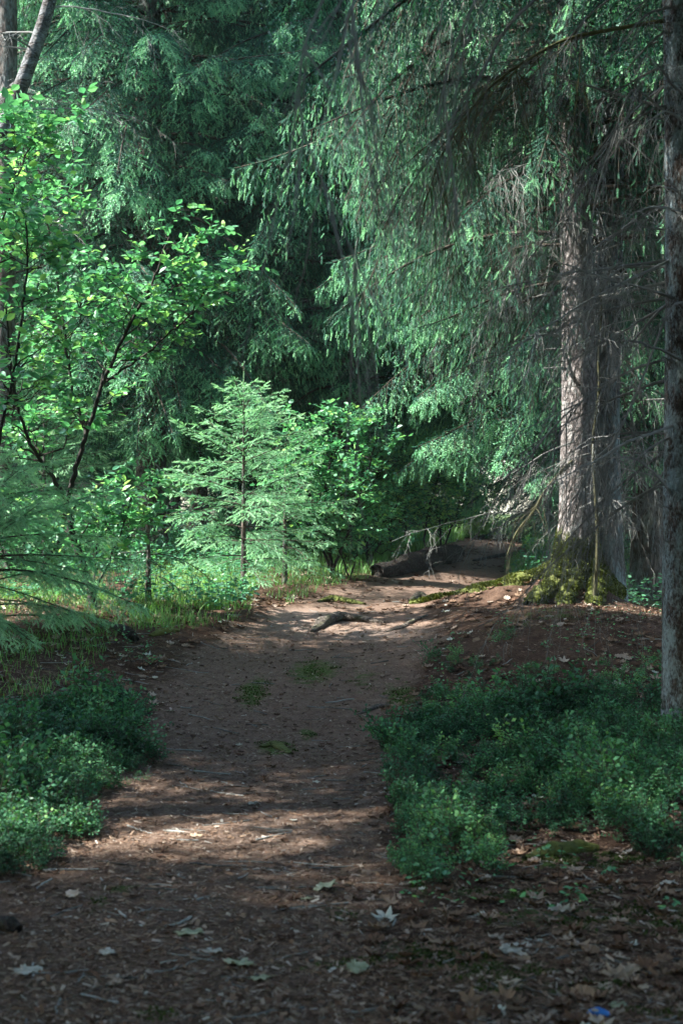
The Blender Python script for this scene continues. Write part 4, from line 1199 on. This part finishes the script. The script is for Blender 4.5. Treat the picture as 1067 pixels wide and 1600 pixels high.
bilberries('bilberry_cover', 81, [([(600, 1140), (650, 1095), (720, 1085), (1070, 1120), (1070, 1400), (960, 1335), (800, 1345), (700, 1400), (620, 1385), (590, 1335), (612, 1250)], 1.0),
                                  ([(680, 1040), (760, 1030), (1040, 1040), (1067, 1130), (640, 1130)], .30)], .25, 3.4, 5.4, 14, 11000, 'low bilberry plants covering the slope right of the path')
bilberries('bilberry_cover', 82, [([(-60, 1130), (0, 1120), (215, 1120), (238, 1140), (190, 1210), (150, 1235), (120, 1290), (60, 1330), (-60, 1400)], 1.0)], -2.9, -.8, 5.2, 10, 4600, 'low bilberry plants on the bank left of the path')

def grass_patch(seed, poly, box, n, label, h=(.10, .3), w=.006, tone=.55, name='grass'):
    rng = np.random.default_rng(seed)
    X, Y = scatter(rng, n, *box); Z = ground(X, Y, True)
    px, py = proj(X, Y, Z)
    k = inpoly(px, py, poly) & (rng.random(n) < np.clip((fbm(X * 2.2, Y * 2.2, 3, 4) - .3) * 4, .02, 1)) & (path_mask(X, Y) < .35)
    X, Y, Z = X[k], Y[k], Z[k]; n = len(X)
    t = np.linspace(0, 1, 5)
    V = []; 
    T5 = np.array([[s * (1 - tt ** 1.5) * .5, 0, tt] for tt in t[:-1] for s in (-1, 1)] + [[0, 0, 1]])
    Fq = [[0, 1, 3, 2], [2, 3, 5, 4], [4, 5, 7, 6]]; F3 = [[6, 7, 8]]
    hh = rng.uniform(*h, n); a = rng.uniform(0, 6.28, n); bend = rng.uniform(.1, .9, n) * hh; ww = w * rng.uniform(.7, 1.4, n)
    tt = T5[:, 2]
    ca, sa = np.cos(a)[:, None], np.sin(a)[:, None]
    x = X[:, None] + T5[None, :, 0] * ww[:, None] * -sa + (tt ** 2)[None] * bend[:, None] * ca
    y = Y[:, None] + T5[None, :, 0] * ww[:, None] * ca + (tt ** 2)[None] * bend[:, None] * sa
    z = Z[:, None] + (tt - .25 * tt ** 2)[None] * hh[:, None] - .01
    VV = np.stack([x, y, z], -1).reshape(-1, 3); off = (np.arange(n) * 9)[:, None, None]
    tn = np.repeat(np.clip(tone + rng.normal(0, .15, n), 0, 1), 9)
    mb = MB(); mb.add(VV, (np.array(Fq)[None] + off).reshape(-1, 4), 0, tn)
    mb.f3.append((np.array(F3)[None] + off).reshape(-1, 3).astype(np.int32)); mb.m3.append(np.zeros(n, np.int32))
    o = mb.build(name, M['grass']); tag(o, label, None, None, 'stuff')
grass_patch(91, [(200, 985), (215, 900), (330, 880), (400, 905), (395, 965), (300, 985)], (-2.9, -.6, 12.5, 20), 17000, 'fine green grass at the foot of the young spruce', (.06, .24))
grass_patch(92, [(680, 850), (690, 760), (800, 760), (800, 838), (745, 850)], (1.5, 6.5, 26, 52), 30000, 'bright grass where the path disappears', (.25, .7), .018, .85)
grass_patch(93, [(395, 925), (400, 890), (600, 860), (640, 870), (560, 915), (450, 945)], (-2.2, 1.5, 14.5, 28), 18000, 'sparse grass under the shrubs left of the path', (.05, .2), .007, .3)
grass_patch(94, [(-80, 1100), (-80, 900), (150, 900), (210, 960), (140, 1050), (60, 1100)], (-4.2, -1.6, 9, 18), 12000, 'pale grass on the bank below the sapling', (.05, .18), .006, .6)
grass_patch(95, [(-100, 900), (-100, 820), (1200, 820), (1200, 900)], (-9, 9, 18, 44), 60000, 'thin grass on the shaded forest floor', (.08, .3), .012, .35)

grass_patch(96, [(560, 880), (560, 800), (1000, 800), (1000, 930), (700, 880)], (.5, 7, 19, 36), 40000, 'grass and sprigs along the far path edges', (.08, .35), .012, .4)

def undergrowth(seed, box, n, label, leaf=.07, poly=None, hmin=.1, hmax=.5, tone=.45):
    rng = np.random.default_rng(seed)
    X, Y = scatter(rng, n, *box); Z = ground(X, Y)
    pm = path_mask(X, Y)
    px, py = proj(X, Y, Z)
    k = (pm < .1) & (fbm(X * .8, Y * .8, 3, 6) + rng.normal(0, .08, n) > .47)
    if poly is not None: k &= inpoly(px, py, poly)
    X, Y, Z = X[k], Y[k], Z[k]; n = len(X)
    m = 14
    hh = rng.uniform(hmin, hmax, n)
    kk = np.repeat(np.arange(n), m); u = rng.uniform(.35, 1, n * m)
    a = rng.uniform(0, 6.28, n * m); rad = rng.uniform(.0, .5, n * m) * hh[kk]
    O = np.c_[X[kk] + np.cos(a) * rad, Y[kk] + np.sin(a) * rad, Z[kk] + u * hh[kk]]
    D = nrm(np.c_[np.cos(a), np.sin(a), rng.normal(-.05, .3, n * m)])
    mb = MB(); S = leaf * rng.uniform(.5, 1.2, n * m)
    mb.inst(LEAF_V, LEAF_F, O, D, nrm(UP + rng.normal(0, .4, O.shape)), S, 0, np.clip(tone + rng.normal(0, .15, n * m), 0, 1), W=S)
    base = np.c_[X, Y, Z - .02]; top = base + np.c_[rng.normal(0, .05, (n, 2)), hh]
    mb.tubes(np.stack([base, (base + top) / 2 + rng.normal(0, .01, base.shape), top], 1), np.full((n, 3), .002), 3, 1, .5)
    o = mb.build('undergrowth', [M['leaf'], M['twig']]); tag(o, label, None, None, 'stuff')
undergrowth(101, (-7, -1.0, 14, 30), 2600, 'leafy low undergrowth on the forest floor left of the path', .065, None, .1, .45, .42)
undergrowth(102, (2.5, 9, 16, 36), 1600, 'leafy low undergrowth right of the path behind the big trunk', .065, None, .1, .5, .32)
undergrowth(103, (-2.0, 2, 22, 36), 900, 'leafy low undergrowth behind the log', .065, None, .1, .5, .4)
undergrowth(104, (-2.2, 3.2, 5, 12.5), 420, 'scattered seedlings and sprigs at the path borders', .028, None, .05, .24, .6)

# ------------------------------------------------------------------ litter
def curl_leaf(lobes):
    """leaf outline as a fan, curled up at the rim"""
    n = 18; V = [[0, .5, -.03]]
    for i in range(n):
        a = i / n * 2 * math.pi
        r = .5 * (1 + lobes * (.45 if i % 3 == 0 else (-.35 if i % 3 == 1 else .02)))
        x = math.sin(a) * r * .85; y = .5 - math.cos(a) * r
        V.append([x, y, .55 * (x * x + (y - .5) ** 2) * (1.6 if i % 2 else .7)])
    F_ = [[0, 1 + i, 1 + (i + 1) % n] for i in range(n)]
    return np.array(V), np.array(F_)
CL = [curl_leaf(.0), curl_leaf(.5), curl_leaf(.9)]
def litter(seed, n, box, name, label, size, path_lim, tone, dens_path=False):
    rng = np.random.default_rng(seed)
    X, Y = scatter(rng, n, *box)
    pm = path_mask(X, Y)
    cl = fbm(X * 1.7, Y * 1.7, 3, 0)
    k = (rng.random(n) < np.clip((cl - .35) * 4, .05, 1)) & ((pm > .5) if dens_path else (pm < path_lim))
    X, Y = X[k], Y[k]; Z = ground(X, Y); n = len(X)
    e = .05
    gx = (ground(X + e, Y) - Z) / e; gy = (ground(X, Y + e) - Z) / e
    N_ = nrm(np.c_[-gx, -gy, np.ones(n)] + rng.normal(0, .22, (n, 3)))
    a = rng.uniform(0, 6.28, n); D = np.c_[np.cos(a), np.sin(a), np.cos(a) * gx + np.sin(a) * gy]
    S = rng.uniform(*size, n); wh = rng.integers(0, 3, n); mb = MB()
    tn = np.clip(rng.beta(1.6, 2.2, n) * tone + (rng.random(n) < .04) * .5, 0, 1)
    for q in range(3):
        g = wh == q
        mb.inst(CL[q][0], CL[q][1], np.c_[X, Y, Z + .006][g], D[g], N_[g], S[g], 0, tn[g])
    o = mb.build(name, M['litter']); tag(o, label, None, None, 'stuff')
litter(111, 11000, (-3.4, 4.0, 4.0, 16), 'leaf_litter', 'brown fallen leaves lying off the path', (.025, .085), .45, 1.0)
litter(112, 900, (-2.2, 2.2, 4.0, 14), 'path_litter', 'small leaf scraps scattered over the path', (.015, .045), 1, 1.0, True)
litter(113, 6000, (-8, 8, 14, 30), 'leaf_litter', 'brown fallen leaves on the far forest floor', (.04, .09), .4, .9)

litter(116, 2600, (-.5, 4.2, 14, 34), 'path_litter', 'leaf scraps over the far stretch of the path', (.03, .08), 1, .45, True)
litter(114, 900, (-2.2, 2.2, 4.0, 15), 'bark_crumbs', 'dark bark scraps and clods lying on the path', (.012, .045), 1, .3, True)

def moss_cover(seed, n):
    rng = np.random.default_rng(seed)
    Y = 4 + 12 * rng.random(n) ** 1.3; X = rng.uniform(-1, 1, n) * (Y * .26 + .1)
    f = moss_field(X, Y) + (fbm(X * 9, Y * 9, 4, 3) - .5) * 1.6
    k = f > .62
    X, Y = X[k], Y[k]; Z = ground(X, Y); n = len(X)
    D = nrm(np.c_[rng.normal(0, .7, (n, 2)), np.ones(n)])
    mb = MB(); mb.inst(DIA_V, DIA_F, np.c_[X, Y, Z - .003], D, rng.normal(0, 1, (n, 3)), rng.uniform(.008, .022, n), 0, np.clip(.3 + fbm(X * 5, Y * 5, 2, 2) * .5 + rng.normal(0, .12, n) - .1, 0, 1))
    o = mb.build('moss_cover', M['greenmoss']); tag(o, 'low green moss cushions on the bare soil', None, None, 'stuff')
M['greenmoss'] = leaf_mat('green_moss', [(0, (.025, .035, .012)), (.5, (.055, .085, .022)), (1, (.12, .18, .045))], .25, .8, (1, 1, .4), .1)
moss_cover(115, 260000)

def crumbs(seed, n, box, name, label):
    """needles, bark flakes and twig bits"""
    rng = np.random.default_rng(seed)
    Y = 4 + (box[3] - 4) * rng.random(n) ** 1.7; X = rng.uniform(-1, 1, n) * (Y * .27 + .1)
    Z = ground(X, Y)
    a = rng.uniform(0, 6.28, n); D = np.c_[np.cos(a), np.sin(a), rng.normal(0, .12, n)]
    mb = MB(); L = rng.uniform(.012, .04, n); W = rng.uniform(.0012, .004, n) * (1 + (rng.random(n) < .15) * 2.5)
    Tv = np.array([[-.5, 0, 0], [.5, 0, 0], [.5, 1, .5], [-.5, 1, .3]]); Tf = np.array([[0, 1, 2, 3]])
    mb.inst(Tv, Tf, np.c_[X, Y, Z + .004], D, UP + rng.normal(0, .3, (n, 3)), L, 0, np.clip(rng.beta(2, 2.5, n), 0, 1), W=W)
    o = mb.build(name, M['litter']); tag(o, label, None, None, 'stuff')
crumbs(121, 150000, (0, 0, 0, 14), 'needle_litter', 'fallen needles and bark crumbs over the ground')

def sticks(seed, n):
    rng = np.random.default_rng(seed)
    mb = MB()
    Y = 4 + 12 * rng.random(n) ** 1.4; X = rng.uniform(-1, 1, n) * (Y * .27 + .1)
    L = rng.uniform(.05, .26, n); a = rng.normal(0, .7, n) + np.pi * (rng.random(n) < .5)
    t = np.linspace(-.5, .5, 6); w = np.cumsum(rng.normal(0, .03, (n, 6, 2)), 1)
    PX = X[:, None] + (np.cos(a)[:, None] * t + w[..., 0]) * L[:, None]; PY = Y[:, None] + (np.sin(a)[:, None] * t + w[..., 1]) * L[:, None]
    PZ = ground(PX, PY) + .004
    mb.tubes(np.stack([PX, PY, PZ], -1), rng.uniform(.0015, .005, (n, 1)) * np.ones((1, 6)), 5, 0, rng.random(n))
    o = mb.build('twig_litter', M['dead']); tag(o, 'thin fallen twigs scattered over path and slope', None, None, 'stuff')
sticks(131, 480)

# single fallen leaves and sticks one can point to
def big_leaf_mesh(seed, lobed=True):
    rng = np.random.default_rng(seed); n = 60; V = []; 
    for ring in (0.0, .35, .7, 1.0):
        for i in range(n):
            a = i / n * 2 * math.pi
            if lobed:
                r = .34 + .17 * max(0, math.cos(2.5 * (a - math.pi))) ** .7 * (1 if True else 0) + .05 * math.cos(15 * a)
                r *= 1 + .25 * math.cos(a - math.pi)
            else:
                r = .36 + .14 * abs(math.cos(a)) + .02 * math.cos(12 * a)
            x = math.sin(a) * r * ring * (1.0 if lobed else .75); y = -math.cos(a) * r * ring
            V.append([x, y, .3 * (x * x) * (1 + .8 * math.sin(a * 2 + seed)) + .05 * ring ** 3 * math.sin(5 * a + seed)])
    V = np.array(V)
    Fq = []
    for k in range(3):
        for i in range(n):
            Fq.append([k * n + i, k * n + (i + 1) % n, (k + 1) * n + (i + 1) % n, (k + 1) * n + i])
    return V, np.array(Fq)

def flat_mat(name, a, b):
    m, nt, out = mat(name)
    p = node(nt, 'ShaderNodeBsdfPrincipled'); p.inputs['Roughness'].default_value = .55
    nt.links.new(ramp(nt, noise(nt, 25, 4, pos(nt)), [(.3, a), (.7, b)]), p.inputs['Base Color'])
    nt.links.new(p.outputs[0], out.inputs[0]); return m
M['pale_leaf'] = flat_mat('pale_leaf', (.13, .15, .08), (.30, .32, .2))
M['tan_leaf'] = flat_mat('tan_leaf', (.25, .17, .10), (.45, .36, .26))
M['white_leaf'] = flat_mat('white_leaf', (.2, .19, .15), (.42, .40, .34))
M['blue'] = flat_mat('blue_plastic', (.01, .07, .3), (.02, .2, .6))
LV = [big_leaf_mesh(1, True), big_leaf_mesh(2, False), big_leaf_mesh(5, True)]
def fallen_leaf(px, py, size, kind, m, label, rz, tilt=.15):
    p = hit(px, py); rng = np.random.default_rng(int(px * 7 + py))
    V, Fq = LV[kind]
    V = V * size
    a = rz; N_ = nrm(np.array([rng.normal(0, tilt), rng.normal(0, tilt) - .1, 1.0]))
    mb = MB(); mb.inst(V, Fq, [[0, 0, 0.0]], [[math.cos(a), math.sin(a), 0]], [N_], 1.0)
    # stalk
    d = -np.array([math.cos(a), math.sin(a), 0])
    P = np.array([d * size * .25 * q + UP * .004 for q in (.6, 1.4, 2.4)]); mb.tubes(P, np.full((1, 3), .0014), 4, 0, .5)
    v = mb.v[0]; 
    o = mb.build('fallen_leaf', M[m], None, True)
    allz = min(v[:, 2].min(), 0)
    o.location = (p[0], p[1], gz(p[0], p[1]) - allz + .004)
    so = o.modifiers.new('thickness', 'SOLIDIFY'); so.thickness = .0012
    tag(o, label, 'leaf')
for a in [(508, 1384, .125, 0, 'pale_leaf', 'jagged pale green leaf lying alone on the path below the sunlit band', 1.3),
          (297, 1448, .10, 1, 'pale_leaf', 'dull green leaf on the path beside a grey stick', .2),
          (40, 1506, .09, 2, 'white_leaf', 'bright curled leaf near the lower left corner', .8),
          (168, 1476, .07, 0, 'white_leaf', 'small pale leaf right of the bright one at lower left', 2.0),
          (378, 1491, .10, 2, 'pale_leaf', 'crumpled pale green leaf at bottom centre of the path', 2.6),
          (405, 1512, .07, 0, 'pale_leaf', 'smaller green leaf just below the crumpled one', .4),
          (332, 1472, .07, 1, 'white_leaf', 'narrow light leaf above the crumpled green one', .1),
          (798, 1490, .09, 1, 'white_leaf', 'whitish leaf on the dark mossy ground at lower right', .5),
          (822, 1481, .05, 0, 'white_leaf', 'tiny upright white leaf touching the whitish one', 1.8),
          (555, 1512, .08, 2, 'pale_leaf', 'green leaf at the right border of the path near the bottom', .7),
          (478, 1398, .045, 0, 'pale_leaf', 'little pale leaf just left below the jagged one', .7),
          (1042, 1388, .08, 0, 'white_leaf', 'pale lobed leaf beside the bilberries at the right edge', .9),
          (790, 1543, .075, 2, 'tan_leaf', 'yellowish brown leaf with raised rim at bottom right', .4),
          (965, 1449, .08, 1, 'tan_leaf', 'long tan leaf on the moss at lower right', .15),
          (940, 1548, .085, 1, 'tan_leaf', 'arched tan leaf just above the blue scrap', .2),
          (1005, 1550, .045, 1, 'tan_leaf', 'small rounded tan leaf right of the arched one', .6),
          (990, 1523, .07, 2, 'tan_leaf', 'peaked grey brown leaf at lower right', 1.1),
          (965, 1577, .055, 1, 'pale_leaf', 'grey green leaf right of the blue scrap', .2),
          (395, 1250, .06, 1, 'white_leaf', 'small light leaf in the upper sunlit band', .5),
          (305, 1302, .06, 2, 'tan_leaf', 'tan leaf on the lower edge of the sunlit band', .3),
          (265, 1110, .05, 0, 'pale_leaf', 'pale leaf near the left path edge by the bilberries', .2),
          (115, 1392, .08, 2, 'tan_leaf', 'brown curled leaf below the left bilberry bank', 2.2),
          (495, 1215, .06, 1, 'white_leaf', 'light leaf on the path above the sunlit band at centre', 2.2)]:
    fallen_leaf(*a)

def fallen_stick(seed, pts, r, label):
    rng = np.random.default_rng(seed)
    G_ = [gpt(*p) for p in pts]; o0 = G_[0]
    P = np.array([g - o0 for g in G_]); Pi, _ = interp_curve(P, np.linspace(0, 1, 14))
    Pi[:, 2] = ground(Pi[:, 0] + o0[0], Pi[:, 1] + o0[1]) - o0[2] + r * .8
    Pi[1:-1, :2] += rng.normal(0, .004, (12, 2))
    mb = MB(); mb.tubes(Pi, np.linspace(r, r * .5, 14)[None], 7, 0, .7, True)
    O, T = interp_curve(Pi, np.array([.4])); dead_bough(mb, rng, O[0], T[0] + np.array([.3, .8, .0]), .08, 0, 0, 0, r * .5, 0, .1)
    o = mb.build('fallen_stick', M['dead'], None, True); o.location = tuple(o0); tag(o, label, 'stick')
fallen_stick(141, [(300, 1425), (280, 1434), (258, 1441)], .007, 'grey stick lying on the path above the dull green leaf')
fallen_stick(142, [(215, 1416), (235, 1412), (258, 1410)], .004, 'thin dark stick left of the grey one on the path')
fallen_stick(143, [(240, 1503), (270, 1498), (310, 1482)], .004, 'long thin twig near the bottom of the path')
fallen_stick(144, [(400, 1307), (430, 1303), (455, 1296)], .005, 'dark stick crossing the sunlit band of the path')
fallen_stick(145, [(380, 1352), (410, 1350), (432, 1351)], .004, 'straight twig in the shade just below the sunlit band')
fallen_stick(146, [(95, 1543), (88, 1560), (92, 1575)], .004, 'bent twig in the lower left corner')
fallen_stick(147, [(200, 1285), (220, 1292), (238, 1297)], .005, 'curved stick at the left end of the sunlit band')
fallen_stick(148, [(480, 1208), (495, 1206), (512, 1205)], .004, 'short dark twig on the path above the sunlit band')
fallen_stick(149, [(1040, 1090), (1060, 1075), (1075, 1068)], .02, 'stout broken branch leaning at the foot of the lichen trunk')
fallen_stick(150, [(800, 1095), (818, 1110), (835, 1130)], .006, 'grey twig lying on the dark slope among bilberries')

def build_blue():
    rng = np.random.default_rng(151)
    p = hit(935, 1590); mb = MB()
    n, m_ = 14, 20
    V = []
    for i in range(n + 1):
        for j in range(m_):
            a = math.pi * i / n; b = 2 * math.pi * j / m_
            r = 1 + .6 * (float(fbm(np.array([math.cos(b) * 2.5 + a * 3]), np.array([math.sin(b) * 2.5 + a * 2]), 4, 2)[0]) - .5) * 2
            V.append([.030 * r * math.sin(a) * math.cos(b), .016 * r * math.sin(a) * math.sin(b), .014 * r * math.cos(a)])
    Fq = [[i * m_ + j, i * m_ + (j + 1) % m_, (i + 1) * m_ + (j + 1) % m_, (i + 1) * m_ + j] for i in range(n) for j in range(m_)]
    mb.add(V, Fq)
    root = empty('wrapper', (p[0], p[1], gz(p[0], p[1]) + .012), 'crumpled blue wrapper scrap at the bottom edge', 'litter')
    mb.build('foil', M['blue'], root, True)
    mb = MB(); mb.add(np.array(V) * .35 + [-.012, -.006, .010], Fq); mb.build('white_corner', M['white_leaf'], root, True)
build_blue()

# ------------------------------------------------------------------ damp air of the wood
def build_haze():
    x0, x1, y0, y1, z0, z1 = -60, 60, -30, 75, -3, 40
    mb = MB()
    V = [[x, y, z] for z in (z0, z1) for y in (y0, y1) for x in (x0, x1)]
    mb.add(V, [[0, 2, 3, 1], [4, 5, 7, 6], [0, 1, 5, 4], [2, 6, 7, 3], [0, 4, 6, 2], [1, 3, 7, 5]])
    m, nt, out = mat('haze_air')
    p = node(nt, 'ShaderNodeVolumePrincipled')
    p.inputs['Color'].default_value = (.60, .90, .95, 1)
    p.inputs['Density'].default_value = .0005
    nt.links.new(p.outputs[0], out.inputs['Volume'])
    o = mb.build('haze', m); tag(o, 'thin bluish damp air between the trees', None, None, 'stuff')
build_haze()
cy.volume_bounces = 0
